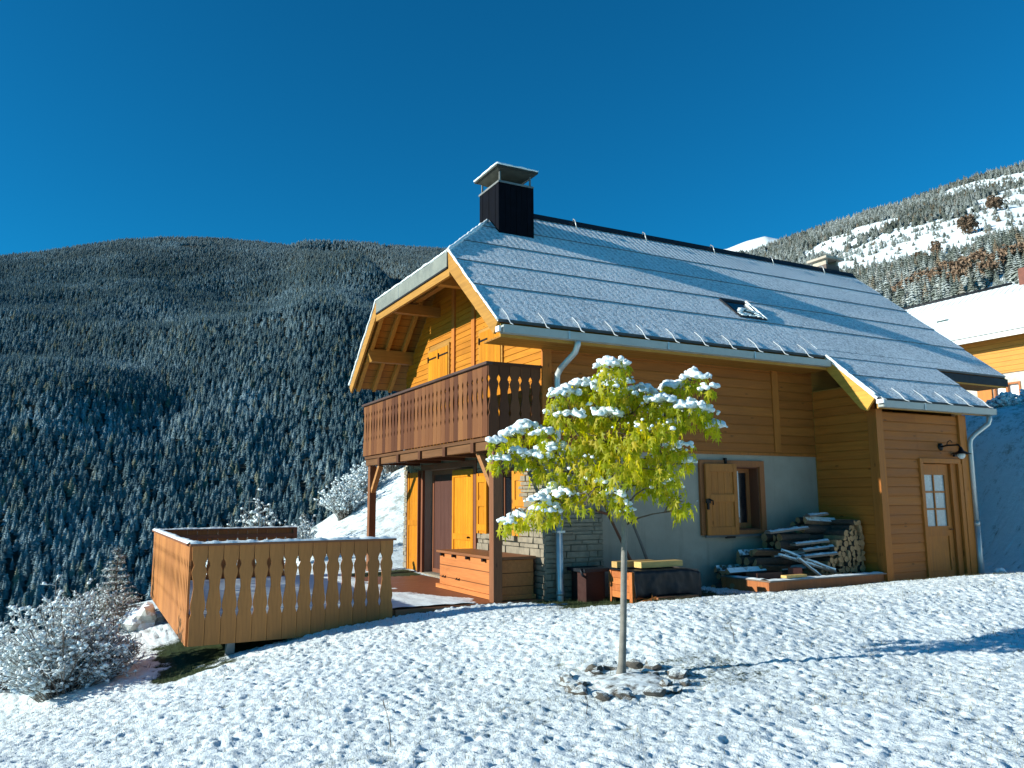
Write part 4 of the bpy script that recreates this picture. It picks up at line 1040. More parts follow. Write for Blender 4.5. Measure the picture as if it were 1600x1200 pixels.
def baluster_mesh(name, pitch, h, mat, th=.024, k=1.0):
    """a board sawn so that two neighbours leave a vase, a diamond and a slot between them; local: width along x, thickness along y"""
    L_ = [(-pitch/2+g*k, t*h) for t, g in GAPS]; Rr = [(pitch/2-g*k, t*h) for t, g in GAPS][::-1]
    mb = MB(); n = len(GAPS)
    P = L_ + Rr
    V = [(x, 0, z) for x, z in P] + [(x, th, z) for x, z in P]; m = len(P)
    F = []
    for i in range(n-1):
        a, b_, c, d = i, i+1, m-2-i, m-1-i
        F.append((a, d, c, b_)); F.append((m+a, m+b_, m+c, m+d))
    F += [((i+1) % m, i, m+i, m+(i+1) % m) for i in range(m)]
    mb.add([(v[0], v[1], v[2]) for v in V], [tuple(reversed(f)) for f in F] if False else F, 0, .5)
    return mb.mesh(name, [mat])
def bal_row(mesh, parent, p0, d, n, turn, label=None, lean=0):
    base = wpos(parent); out = []
    for i in range(n):
        o = bpy.data.objects.new('baluster', mesh); col.objects.link(o); o.parent = parent
        o.location = Vector(p0) + Vector(d)*i - base; o.rotation_euler = (0, 0, turn + random.uniform(-.012, .012)); out.append(o)
    return out
nb = 34; pt = (W-.02)/nb
bm_bal = baluster_mesh('baluster', pt, 1.09, W_DARK, k=.80)
bal_row(bm_bal, bal, (BB, .02+pt/2, BZ), (0, pt, 0), nb, -math.pi/2)
pt2 = .93/5
bm_side = baluster_mesh('baluster', pt2, 1.09, W_DARK, k=.95)
bal_row(bm_side, bal, (BB+.0+pt2/2, -.012, BZ), (pt2, 0, 0), 5, 0)
bal_row(bm_side, bal, (BB+.0+pt2/2, W, BZ), (pt2, 0, 0), 5, 0)
mb = MB(); mb.box(BB-.012, BB+.075, -.05, .035, 2.30, 3.558, 0, .4); part('newel', mb, W_DARK, bal, bevel=.006) if False else None
def post(y, sgn):
    mb = MB(); mb.box(BB+.10, BB+.25, y-.075, y+.075, -.02, 2.258, 0, .5); p = part('balcony_post', mb, W_POST, chalet, bevel=.008)
    mb = MB(); mb.beam((BB+.175, y+sgn*.07, 1.70), (BB+.175, y+sgn*.56, 2.25), .09, .10, (1, 0, 0)); part('brace', mb, wood('brace_wood%d' % (sgn+2), (.34, .16, .06), 'y', knots=False), p, bevel=.005)
post(.10, 1); post(W-.12, -1)

# ------------------------------------------------------------------ terrace
TX0, TX1, TY1 = -5.09, -2.47, 5.92; TB, TT = -.25, .955
terrace = thing('terrace', 'raised wooden terrace with carved orange railing and snow on its handrail', 'terrace', (TX0, 0, 0))
mb = MB(); mb.box(TX0+.05, -.105, .03, TY1-.03, -.05, 0, 0, .5); dk = part('deck', mb, W_DECK, terrace)
mb = MB(); mb.box(TX0+.05, 0.02, .03, .062, -.24, -.052, 0, .4); mb.box(TX0+.05, -.2, TY1-.062, TY1-.03, -.24, -.052, 0, .4); mb.box(TX0+.05, TX0+.085, .063, TY1-.063, -.24, -.052, 0, .4)
part('edge_beam', mb, W_TERRX, terrace)
mb = MB(); mb.box(TX1+.05, .02, -.01, .029, -.22, .004, 0, .5); part('edge_board', mb, W_TERRX, terrace, bevel=.004)
for x, y in ((-4.55, .25), (-4.55, 3.0), (-4.55, 5.6), (-2.6, 5.6), (-2.6, 3)):
    mb = MB(); mb.box(x-.05, x+.05, y-.05, y+.05, gh(x, y)-.3, -.241, 0, .5); part('support_post', mb, plain('grey_post%d' % int(-x*10+y*7), (.35, .36, .36), .7), terrace)
def railing(label, p0, d, n, turn, hp, base_parent):
    rl = part('railing', hp, wood('handrail_%s' % label, (.30, .13, .055), 'x', knots=False), terrace)
    return rl
pf = (TX1-TX0)/14
bm_t = baluster_mesh('baluster', pf, TT-TB, W_TERR, th=.026, k=.8)
mb = MB(); mb.box(TX0-.03, TX1+.03, -.065, .055, TT, TT+.028, 0, .5); mb.box(TX0+.03, TX1, .001, .045, .80, .87, 0, .5); mb.box(TX0+.03, TX1, .001, .045, -.02, .05, 0, .5); 
rl = part('railing', mb, W_TERRX, terrace, 'front railing with carved boards')
bal_row(bm_t, rl, (TX0+pf/2, -.026, TB), (pf, 0, 0), 14, 0)
snow = MB()
def snow_strip(mb, x0, x1, y0, y1, z, h, seed):
    """a ribbon of snow with a lumpy top"""
    n = int(max(x1-x0, y1-y0)/.03); along = (x1-x0) > (y1-y0); m = 5; V = []; F = []
    for i in range(n+1):
        for j in range(m+1):
            u, w = i/n, j/m; x = x0+(x1-x0)*(u if along else w); y = y0+(y1-y0)*(w if along else u)
            e = math.sin(math.pi*w)**.45
            V.append((x, y, z + .001 + h*e*(.75+.7*mn.noise(Vector((x*9, y*9, seed))) + .3*mn.noise(Vector((x*30, y*30, seed))))))
    for i in range(n):
        for j in range(m):
            a = i*(m+1)+j; q = (a, a+m+1, a+m+2, a+1); F.append(q if along else q[::-1])
    if along: F = F
    mb.add(V, F, 0, .5, True)
mb = MB(); snow_strip(mb, TX0-.03, TX1+.03, -.066, .056, TT+.028, .034, 3); part('snow_strip', mb, SNOWS, rl)
nl = 32; pl_ = (TY1-.03)/nl
bm_l = baluster_mesh('baluster', pl_, TT-TB, W_TERR, th=.026, k=.8)
mb = MB(); mb.box(TX0-.06, TX0+.06, .0551, TY1+.03, TT, TT+.028, 0, .5); mb.box(TX0+.001, TX0+.045, .05, TY1, .80, .87, 0, .5)
rl = part('railing', mb, W_TERRX, terrace, 'sunlit side railing facing the valley')
bal_row(bm_l, rl, (TX0-.026, .0+pl_/2, TB), (0, pl_, 0), nl, -math.pi/2)
mb = MB(); snow_strip(mb, TX0-.061, TX0+.061, .0, TY1+.03, TT+.0285, .034, 4); part('snow_strip', mb, SNOWS, rl)
mb = MB(); mb.box(TX0+.0601, TX1+.03, TY1-.05, TY1+.06, TT, TT+.028, 0, .5); mb.box(TX0+.03, TX1, TY1-.045, TY1-.001, .80, .87, 0, .5); mb.box(TX1-.05, TX1+.03, TY1-.05, TY1, -.2, TT, 0, .5)
rl = part('railing', mb, W_TERRX, terrace, 'rear railing of the terrace')
bal_row(bm_t, rl, (TX0+pf/2, TY1, TB), (pf, 0, 0), 14, 0)
mb = MB(); snow_strip(mb, TX0+.061, TX1+.03, TY1-.051, TY1+.061, TT+.0285, .03, 5); part('snow_strip', mb, SNOWS, rl)
# snow on the deck: bare under the balcony and around the chest
mb = MB(); n = 90; nyy = 110; V = []; F = []; ok = {}
for i in range(n+1):
    for j in range(nyy+1):
        x = TX0+.10 + (4.2)*i/n; y = .07 + (TY1-.14)*j/nyy
        edge = -1.55 + .55*sst(2.0, .3, y) + .35*mn.noise(Vector((x*2, y*2, 3))) + .1*mn.noise(Vector((x*9, y*9, 3)))
        hgt = .022*(1+.5*mn.noise(Vector((x*6, y*6, 1))))*float(np.clip((edge-x)/.12, 0, 1))
        ok[i, j] = hgt > .001; V.append((x, y, .001+hgt))
for i in range(n):
    for j in range(nyy):
        if ok[i, j] or ok[i+1, j] or ok[i, j+1] or ok[i+1, j+1]:
            a = i*(nyy+1)+j; F.append((a, a+nyy+1, a+nyy+2, a+1))
mb.add(V, F, 0, .5, True); part('snow_cover', mb, SNOW, dk)

# ------------------------------------------------------------------ neighbour's house on the bank
nh = thing('neighbour_house', 'neighbouring timber house with bright snowy roof standing up on the bank', 'house', (24, 4, 4.4))
NX, NZ, NRX, NRZ, NY0, NY1, NYH = 23.0, 7.55, 26.5, 10.1, 4.0, 17.0, 7.4
W_NCLAD = wood('neighbour_cladding', (.60, .27, .05), 'y', plank=.18, plank_axis='z', knots=False)
mb = MB(); wall_holes(mb, 'y', 23.9, .3, NY0+.6, NY1-.6, 4.0, 6.12, [(6.0, 7.0, 4.5, 5.75), (9, 10, 4.5, 5.75)]); part('plaster_wall', mb, plain('warm_plaster', (.48, .45, .38), .9), nh)
mb = MB(); mb.box(23.84, 24.2, NY0+.6, NY1-.6, 6.122, 8.1, 0, .5); part('timber_wall', mb, W_NCLAD, nh)
mb = MB(); mb.prism([(24.0, NY0+.6, 4.2), (29, NY0+.6, 4.2), (29, NY0+.6, 8.2), (26.5, NY0+.6, 9.5), (24.0, NY0+.6, 8.1)], (0, .3, 0), 0, .5); part('gable_wall', mb, W_NCLAD, nh)
mb = MB(); sl = (NRZ-NZ)/(NRX-NX)
def nz(x): return NZ + sl*(x-NX)
A = [(NX, NY0, nz(NX)), (NX, NY1, nz(NX)), (NRX, NY1, NRZ), (NRX, NYH, NRZ), (NRX-1.6, NY0, nz(NRX-1.6))]
nvec = Vector((-sl, 0, 1)).normalized()
mb.prism([Vector(p) - nvec*.22 for p in A], nvec*.19, 0, .5)
for k in range(5):
    u0, u1 = k/5, (k+1)/5; xa, xb = NX+(NRX-NX)*u0-.03, NX+(NRX-NX)*u1
    ya = NY0 if xa < NRX-1.6 else NY0+(xa-NRX+1.6)/1.6*(NYH-NY0); yb = NY0 if xb < NRX-1.6 else NY0+(xb-NRX+1.6)/1.6*(NYH-NY0)
    P = [Vector((xa, ya, nz(xa)))+nvec*.045, Vector((xb, yb, nz(xb)))+nvec*.0, Vector((xb, NY1, nz(xb))), Vector((xa, NY1, nz(xa)))+nvec*.045]
    mb.add(P + [p - nvec*.04 for p in P], [(0, 1, 2, 3), (0, 3, 7, 4), (0, 4, 5, 1)], 1, .35 + (.6 if k == 4 else 0))
mb.prism([(NRX, NYH, NRZ-.03), (NRX-1.6, NY0, nz(NRX-1.6)-.03), (NRX+1.6, NY0, nz(NRX-1.6)-.03)], (0, 0, -.15), 1, .4)
mb.prism([(NRX, NY0, NRZ-.3), (NRX, NY1, NRZ-.03), (30, NY1, NZ), (30, NY0, NZ)], (0, 0, -.15), 1, .4)
def nroof():
    m, t, b = new_mat('bright_snow_roof', .7, .2); c = coords(t)
    tc = N(t, 'ShaderNodeTexCoord'); sp = N(t, 'ShaderNodeSeparateXYZ'); L(t, tc.outputs['Object'], sp.inputs[0])
    rib = maths(t, 'SINE', maths(t, 'MULTIPLY', sp.outputs[1], 2*math.pi/.28)); n1 = noise(t, c, 6, 4, .6)
    f = maths(t, 'ADD', maths(t, 'MULTIPLY', rib, maths(t, 'MULTIPLY', maprange(t, attr(t, 'tint'), .5, .9), .8)), maths(t, 'MULTIPLY', n1, 1.2))
    L(t, mixc(t, maprange(t, f, -.2, .5), (.35, .38, .40), SNOWC), b.inputs['Base Color']); return m
nr = part('roof', mb, [W_SOFFIT, nroof()], nh)
mb = MB(); mb.box(NX-.10, NX+.02, NY0, NY1, NZ-.24, NZ-.06, 0, .5); part('gutter', mb, ZINC, nr)
mb = MB(); mb.tube([(NRX, NYH, NRZ+.03), (NRX, NY1, NRZ+.03)], .07, 6); part('ridge_cap', mb, DARKM, nr)
mb = MB(); mb.box(26.2, 26.8, 6.4, 6.95, 9.0, 10.6, 0, .5); part('chimney', mb, plain('red_brown_chimney', (.18, .07, .05), .9), nh)
mb = MB(); mb.box(24.4, 24.6, 9, 9.5, 8.75, 8.80, 0, .5); part('roof_hook', mb, ZINC, nr)
for y0 in (6.0, 9.0):
    mb = MB(); wall_holes(mb, 'y', 23.86, .12, y0, y0+1, 4.5, 5.75, [(y0+.07, y0+.46, 4.57, 5.68), (y0+.54, y0+.93, 4.57, 5.68)]); w_ = part('window', mb, W_FRAMEO, nh)
    mb = MB(); mb.box(24.0, 24.02, y0+.05, y0+.95, 4.55, 5.7, 0, .1); part('curtain', mb, plain('white_curtain', (.8, .82, .82), .8), w_) if y0 == 6 else part('pane', mb, GLASSD, w_)
mb = MB(); mb.box(23.82, 23.86, 7.05, 7.6, 4.5, 5.8, 0, .5); part('shutter', mb, W_SHUT2, nh)

# ------------------------------------------------------------------ terrace chest, sheltered things by the wall
tc_ = thing('storage_chest', 'long orange wooden storage chest on the terrace behind the balcony post', 'chest', (-.45, 1.3, 0))
cx0, cx1, cy0, cy1 = -.74, -.12, .18, 2.42
mb = MB(); mb.box(cx0, cx1, cy0, cy1, .06, .60, 0, .5); bd = part('body', mb, W_CHEST, tc_, bevel=.006)
mb = MB(); mb.box(cx0-.05, cx1+.02, cy0-.04, cy1+.06, .002, .075, 0, .4); part('plinth', mb, W_CHEST, tc_, bevel=.004)
mb = MB(); mb.box(cx0-.05, cx1+.02, cy0-.05, cy1+.05, .603, .645, 0, .3); ld = part('lid', mb, wood('chest_lid', (.30, .125, .05), 'y', knots=False), tc_, bevel=.005)
for y in (.6, 1.2, 1.75, 2.25):
    mb = MB(); mb.box(cx0-.062, cx0-.0005, y-.03, y+.03, .555, .60, 0, .5); part('hinge', mb, IRON, tc_)
for y in (1.62, 2.2):
    mb = MB(); mb.tube([(cx0-.001, y-.05, .22), (cx0-.03, y-.05, .20), (cx0-.03, y+.05, .20), (cx0-.001, y+.05, .22)], .009, 6); part('handle', mb, IRON, tc_)

cr = thing('wooden_crate', 'orange wooden crate under black sheeting beside the plaster wall', 'crate', (1.2, -.8, 0))
mb = MB()
for i in range(4): mb.box(.785, 1.78, -1.13, -.56, .06+.095*i, .15+.095*i, 0)
for x, y in ((.775, -1.14), (.775, -.62), (1.72, -1.14), (1.72, -.62)): mb.box(x, x+.07, y, y+.07, -.03, .445, 0, .6)
part('body', mb, wood('orange_crate_wood', (.40, .13, .04), 'x', knots=False), cr)
tp = MB(); n, m = 40, 26; V = []; F = []
for i in range(n+1):
    for j in range(m+1):
        u, v = i/n, j/m; x = .80 + 1.24*u; s = v*1.0
        if s < .60: y, z = -.54-s*1.0, .46
        else: y, z = -1.145-.03*(s-.60), .46-(s-.60)*.95
        dx = .018*mn.noise(Vector((x*4, s*5, 2))) + .010*mn.noise(Vector((x*13, s*9, 4)))
        if s >= .60: y -= abs(dx)*1.5 + .012 + .02*(s-.60)*math.sin(x*17)
        else: z += abs(dx)*.8
        if x > 1.78: z -= .20*(x-1.78)**1.2 + .05*(x-1.78)
        V.append((x, y, z))
F = [(i*(m+1)+j, i*(m+1)+j+1, (i+1)*(m+1)+j+1, (i+1)*(m+1)+j) for i in range(n) for j in range(m)]
tp.add(V, F, 0, .5, True)
ts = part('black_sheet', tp, TARP, None, loc=(1.3, -.8, .46)); tag(ts, 'black plastic sheet draped over the orange crate', 'sheet')
md = ts.modifiers.new('thick', 'SOLIDIFY'); md.thickness = .006
pa = thing('pallet', 'low brown pallet on the grass under the black sheet', 'pallet', (1.3, -1.2, 0))
mb = MB(); mb.box(1.10, 1.86, -1.32, -1.25, .06, .09, 0, .9); mb.box(1.10, 1.86, -1.24, -1.17, .06, .088, 0, .5); pz = part('deck_board', mb, W_TERRX, pa)
for x in (1.14, 1.45, 1.76): 
    mb = MB(); mb.box(x, x+.08, -1.31, -1.16, -.04, .058, 0, .5); part('block', mb, W_FRAME, pa)
mb = MB(); mb.prism([(.98, -1.29, -.02), (1.06, -1.24, .13), (1.10, -1.24, .02)], (.05, .08, .02)); mb.prism([(.86, -1.2, -.01), (1.1, -1.28, .06), (1.1, -1.28, .10), (.86, -1.2, .03)], (.02, .06, 0)); o = part('splintered_wood', mb, wood('orange_scrap', (.55, .20, .05), 'x', knots=False), None, loc=(1, -1.25, 0)); tag(o, 'broken orange wood scrap on the grass at the tree trunk', 'wood scrap')
mb = MB(); mb.box(1.07, 1.86, -.98, -.80, .484, .572, 0, .9); o = part('timber_beam', mb, W_PALE, None, loc=(1.03, -.85, .484), bevel=.004); tag(o, 'short pale timber on the black sheet with sunlit yellow end', 'timber', 'pale timbers on the black sheet')
mb = MB(); mb.box(.80, 1.50, -.74, -.60, .484, .575, 0, .3); o = part('timber_beam', mb, W_PALE, None, loc=(.80, -.67, .484), bevel=.004); tag(o, 'pale timber lying behind the trunk and the front timber', 'timber', 'pale timbers on the black sheet')
mb = MB(); mb.box(.40, .74, -.50, -.10, -.05, .42, 0, .2); d1 = part('dark_box', mb, wood('dark_box_wood', (.045, .02, .017), 'x', knots=False), None, loc=(.5, -.2, 0)); tag(d1, 'dark reddish box left of the crate against the stone', 'box')
mb = MB(); mb.box(.34, .785, -.56, -.06, .422, .47, 0, .2); mb.tube([(.31, -.49, .47), (.33, -.52, .38), (.40, -.52, .34)], .02, 6); part('cover', mb, TARP, d1)
for x0, top, lb in ((1.26, (1.02, -.05, 1.55), 'bent brown pole leaning on the plaster wall, left of two'), (1.58, (1.44, -.05, 1.58), 'bent grey pole leaning on the plaster wall, right of two')):
    mb = MB(); b0 = Vector((x0, -.42, .49)); t_ = Vector(top); md_ = b0.lerp(t_, .25) + Vector((.03, -.02, 0))
    mb.tube([b0 + Vector((.06, 0, 0)), b0 + Vector((.03, 0, .06)), md_, b0.lerp(t_, .7), t_], [.03, .028, .024, .022, .02], 7)
    if x0 < 1.4: mb.tube([(1.10, -.14, 1.26), (.84, -.16, 1.33)], .022, 6)
    o = part('leaning_pole', mb, W_GREY if x0 > 1.4 else W_FRAME, None, loc=b0); tag(o, lb, 'pole', 'poles leaning on the wall')
mb = MB(); mb.beam((2.05, -.75, .40), (2.42, -.62, -.02), .05, .05); mb.beam((2.05, -.45, .40), (2.42, -.40, -.02), .05, .05); mb.beam((1.95, -.60, .43), (2.32, -.60, .39), .4, .03)
o = part('trestle', mb, W_GREY, None, loc=(2.2, -.6, 0)); tag(o, 'grey trestle leg under the right end of the black sheet', 'trestle')

# ------------------------------------------------------------------ firewood
ed = thing('timber_edging', 'low brown plank border with snow on top around the firewood', 'border', (4.5, -1.35, 0))
mb = MB(); mb.box(3.24, 5.96, -1.37, -1.33, -.15, .20, 0, .4); part('front_board', mb, W_FRAMEO, ed)
mb = MB(); mb.box(3.24, 3.28, -1.329, -.30, -.15, .20, 0, .5); part('side_board', mb, W_FRAMEO, ed)
mb = MB(); mb.box(3.22, 5.96, -1.42, -1.22, .201, .222, 0, .5); mb.box(3.22, 3.40, -1.219, -.30, .201, .222, 0, .5); part('cap_board', mb, W_GREY, ed)
mb = MB(); snow_strip(mb, 3.22, 5.90, -1.42, -1.22, .2225, .018, 8); part('snow_strip', mb, SNOWS, ed)
mb = MB(); snow_strip(mb, 3.22, 3.40, -1.21, -.32, .2225, .018, 9); part('snow_strip', mb, SNOWS, ed)
mb = MB(); mb.box(3.62, 4.08, -1.38, -1.26, .245, .285, 0, .9); o = part('offcut', mb, W_PALE, None, loc=(3.8, -1.3, .24), bevel=.004); tag(o, 'small pale offcut lying on the plank border', 'offcut')
mb = MB(); mb.box(4.12, 4.33, -1.06, -.94, .02, .36, 0, .5); o = part('brick', mb, BRICK, None, loc=(4.2, -1, 0), bevel=.006); tag(o, 'upright red brick among the dark logs', 'brick')
def log_mesh(name, r, l, kind, seed, mats):
    """split log along y; front cut end at y = 0"""
    rd = random.Random(seed); pts = []
    if kind == 0: an = [math.pi*2*i/11 for i in range(11)]; pts = [(math.cos(a), math.sin(a)) for a in an]
    elif kind == 1: pts = [(math.cos(a), math.sin(a)-.35) for a in np.linspace(0, math.pi, 8)]
    else: pts = [(-.55, -.55)] + [(1.45*math.cos(a)-.55, 1.45*math.sin(a)-.55) for a in np.linspace(0, math.pi/2, 6)]
    pts = [(r*x*(1+rd.uniform(-.10, .10)), r*z*(1+rd.uniform(-.10, .10))) for x, z in pts]
    mb = MB(); n = len(pts); V = []
    for k in range(4):
        y = l*k/3; s = 1+rd.uniform(-.05, .05)
        V += [(x*s+rd.uniform(-.002, .002), y + (rd.uniform(-.006, .006) if k in (0, 3) else 0), z*s) for x, z in pts]
    for k in range(3):
        for i in range(n):
            j = (i+1) % n; split = kind == 1 and i == n-1 or kind == 2 and (i == n-1 or i == 0)
            mb.add([V[k*n+i], V[k*n+j], V[(k+1)*n+j], V[(k+1)*n+i]], [(0, 1, 2, 3)], 0 if split else 1, rd.random())
    mb.add(V[:n], [tuple(range(n-1, -1, -1))], 2, rd.random()); mb.add(V[3*n:], [tuple(range(n))], 2, rd.random())
    return mb.mesh(name, mats)
LOGM = [log_mesh('firewood_log', .058, .5, k % 3, 50+k, [W_LOG, W_BARK, W_LOGEND]) for k in range(9)]
rd = random.Random(5); placed = []
tries = 0
def stack_top(x): return float(np.interp(x, [4.85, 5.15, 5.45, 5.60, 5.97], [.30, .62, .86, 1.06, 1.14]))
z = .10; row = 0
while z < 1.12:
    x = 5.93 - (.05 if row % 2 else 0)
    while x > 4.85:
        r = rd.uniform(.85, 1.12)
        if z < stack_top(x)+.0:
            o = bpy.data.objects.new('firewood_log', rd.choice(LOGM)); col.objects.link(o)
            o.location = (x + rd.uniform(-.012, .012), -1.02 + rd.uniform(-.05, .05), z + rd.uniform(-.008, .008)); o.rotation_euler = (rd.uniform(-.03, .03), rd.choice((0, 1.6, 3.1, 4.4)) + rd.uniform(-.5, .5), rd.uniform(-.05, .05)); o.scale = (r, 1, r)
            o['label'] = 'split log in the tall firewood stack against the shed, cut end forward'; o['category'] = 'log'; o['group'] = 'split logs stacked against the shed'
        x -= .098*r
    z += .088; row += 1
LOGL = [log_mesh('long_log', .068, .75, k % 3, 80+k, [W_LOGS, W_BARK, W_LOG]) for k in range(6)]
def lay(mesh, name, loc, rot, sc=1.0):
    o = bpy.data.objects.new(name, mesh); col.objects.link(o); o.location = loc; o.rotation_euler = rot; o.scale = (sc,)*3; return o
k = 0
for step, (xa, xb, zt) in enumerate(((3.35, 3.95, .34), (3.8, 4.5, .62), (4.4, 5.1, .88), (4.95, 5.75, 1.10))):
    zz = .06
    while zz < zt:
        for yy in (-.55, -.40, -.25):
            o = lay(rd.choice(LOGL), 'long_log', (xb + rd.uniform(-.05, .05), yy + rd.uniform(-.03, .03), zz + rd.uniform(-.01, .02)), (rd.uniform(-.08, .08), rd.uniform(0, 6), math.pi/2 + rd.uniform(-.12, .12)), rd.uniform(.85, 1.1))
            o['label'] = 'dark rough log in the stepped pile against the plaster wall'; o['category'] = 'log'; o['group'] = 'dark logs stepped up against the wall'
        zz += .125
for i, (a, b_) in enumerate((((4.10, -.78, .55), (5.05, -1.12, .25)), ((4.25, -.70, .62), (5.0, -1.16, .28)), ((4.35, -.95, .50), (4.75, -1.15, .14)))):
    mb = MB(); mb.beam(a, b_, .07, .028); o = part('leaning_plank', mb, wood('snowy_plank%d' % i, (.22, .17, .13), 'x', knots=False, snow=.75), None, loc=a)
    tag(o, ('longest narrow plank sloping down over the logs', 'narrow snowy plank sloping beside the longest one', 'short snowy plank pointing down at the border')[i], 'plank', 'snowy planks on the firewood')
    sp_ = MB(); A_, B_ = Vector(a), Vector(b_); Q = [A_.lerp(B_, t/14) + Vector((0, 0, .022)) for t in range(15)]; sp_.tube(Q, [.024*(.8+.5*rd.random()) for _ in Q], 6); part('snow_strip', sp_, SNOWS, o)
for i, (x, y, z, l, rz) in enumerate(((4.05, -.60, .905, 1.0, .05), (4.45, -.78, .70, .75, -.10), (4.55, -.85, .60, .72, -.06), (4.50, -.92, .50, .70, -.16), (5.0, -.62, 1.17, .55, .1))):
    mb = MB(); mb.box(0, l, -.07, .07, 0, .03, 0, .5); Mr = Matrix.Translation((x, y, z)) @ Matrix.Rotation(rz, 4, 'Z') @ Matrix.Rotation(-.06, 4, 'Y')
    mb.v = [tuple(Mr @ Vector(v)) for v in mb.v]; o = part('flat_board', mb, W_GREY, None, loc=(x, y, z))
    sb = MB(); snow_strip(sb, .01, l-.01, -.068, .068, .031, .028, i+20); sb.v = [tuple(Mr @ Vector(v)) for v in sb.v]; part('snow_strip', sb, SNOWS, o)
    tag(o, ('snowy grey board lying on the upper logs by the wall', 'snowy board left of the cut log ends, highest of three', 'snowy board left of the cut log ends, middle of three', 'snowy board left of the cut log ends, lowest of three', 'snowy board on the very top of the firewood')[i], 'board', 'snowy boards on the firewood')
mb = MB(); mb.box(3.42, 3.98, -.95, -.70, .0, .30, 0, .5)
o = part('low_box', mb, wood('dull_brown_box', (.12, .055, .04), 'x', plank=.1, knots=False), None, loc=(3.7, -.8, 0)); tag(o, 'dull brown plank box at the left foot of the logs', 'box')

# ------------------------------------------------------------------ wall lamp by the shed door
wl = thing('wall_lamp', 'black gooseneck wall lamp above the shed door', 'lamp', (7.75, YS, 2.42))
mb = MB(); mb.tube([(7.75, YS-.0, 2.44), (7.75, YS-.035, 2.44)], .07, 12); mb.tube([(7.75, YS-.03, 2.44), (7.77, YS-.16, 2.46), (7.80, YS-.34, 2.46), (7.80, YS-.38, 2.40)], .016, 8)
mb.tube([(7.77, YS-.14, 2.47), (7.77, YS-.15, 2.52), (7.78, YS-.2, 2.55), (7.78, YS-.24, 2.51)], .009, 6); part('bracket', mb, IRON, wl)
mb = MB(); mb.tube([(7.80, YS-.38, 2.42), (7.80, YS-.38, 2.38), (7.80, YS-.38, 2.345), (7.80, YS-.38, 2.30), (7.80, YS-.38, 2.285)], [.02, .035, .05, .14, .185], 18, cap=False); part('lamp_shade', mb, IRON, wl)
mb = MB(); mb.blob((7.80, YS-.38, 2.27), (.07, .07, .075), 0, .2, .0, 1); part('lamp_glass', mb, plain('milk_glass', (.62, .64, .62), .2), wl)
mb = MB(); mb.box(8.05, 8.15, YS-.10, YS-.051, 2.26, 2.34, 0, .5); o = part('sensor_box', mb, IRON, wl)

# ------------------------------------------------------------------ young tree in a ring of stones
TB_ = Vector((-2.14, -4.9, gh(-2.14, -4.9)+.02))
RH = Vector((.883, -.469, 0)); FH = Vector((.469, .883, 0))
tree = thing('young_tree', 'young tree with drooping yellow green leaves under fresh snow in a ring of stones', 'tree', TB_)
def tp_(dx, dz, dd=0.0): return TB_ + RH*dx + FH*dd + Vector((0, 0, dz))
BARK = plain('pale_grey_bark', (.20, .19, .165), .8, 0, .35, 12, .5); TWIG = plain('brown_twig', (.10, .075, .05), .8, 0, .4, 15, .3)
mb = MB(); mb.tube([tp_(-.005, -.15), tp_(0, .0), tp_(.015, .12), tp_(.035, .45), tp_(.05, .85), tp_(.062, 1.15), tp_(.07, 1.36), tp_(.055, 1.62), tp_(.03, 1.95), tp_(.01, 2.35), tp_(-.015, 2.72)],
                   [.060, .052, .036, .030, .029, .027, .028, .020, .016, .010, .006], 10)
trunk = part('trunk', mb, BARK, tree)
rd = random.Random(21)
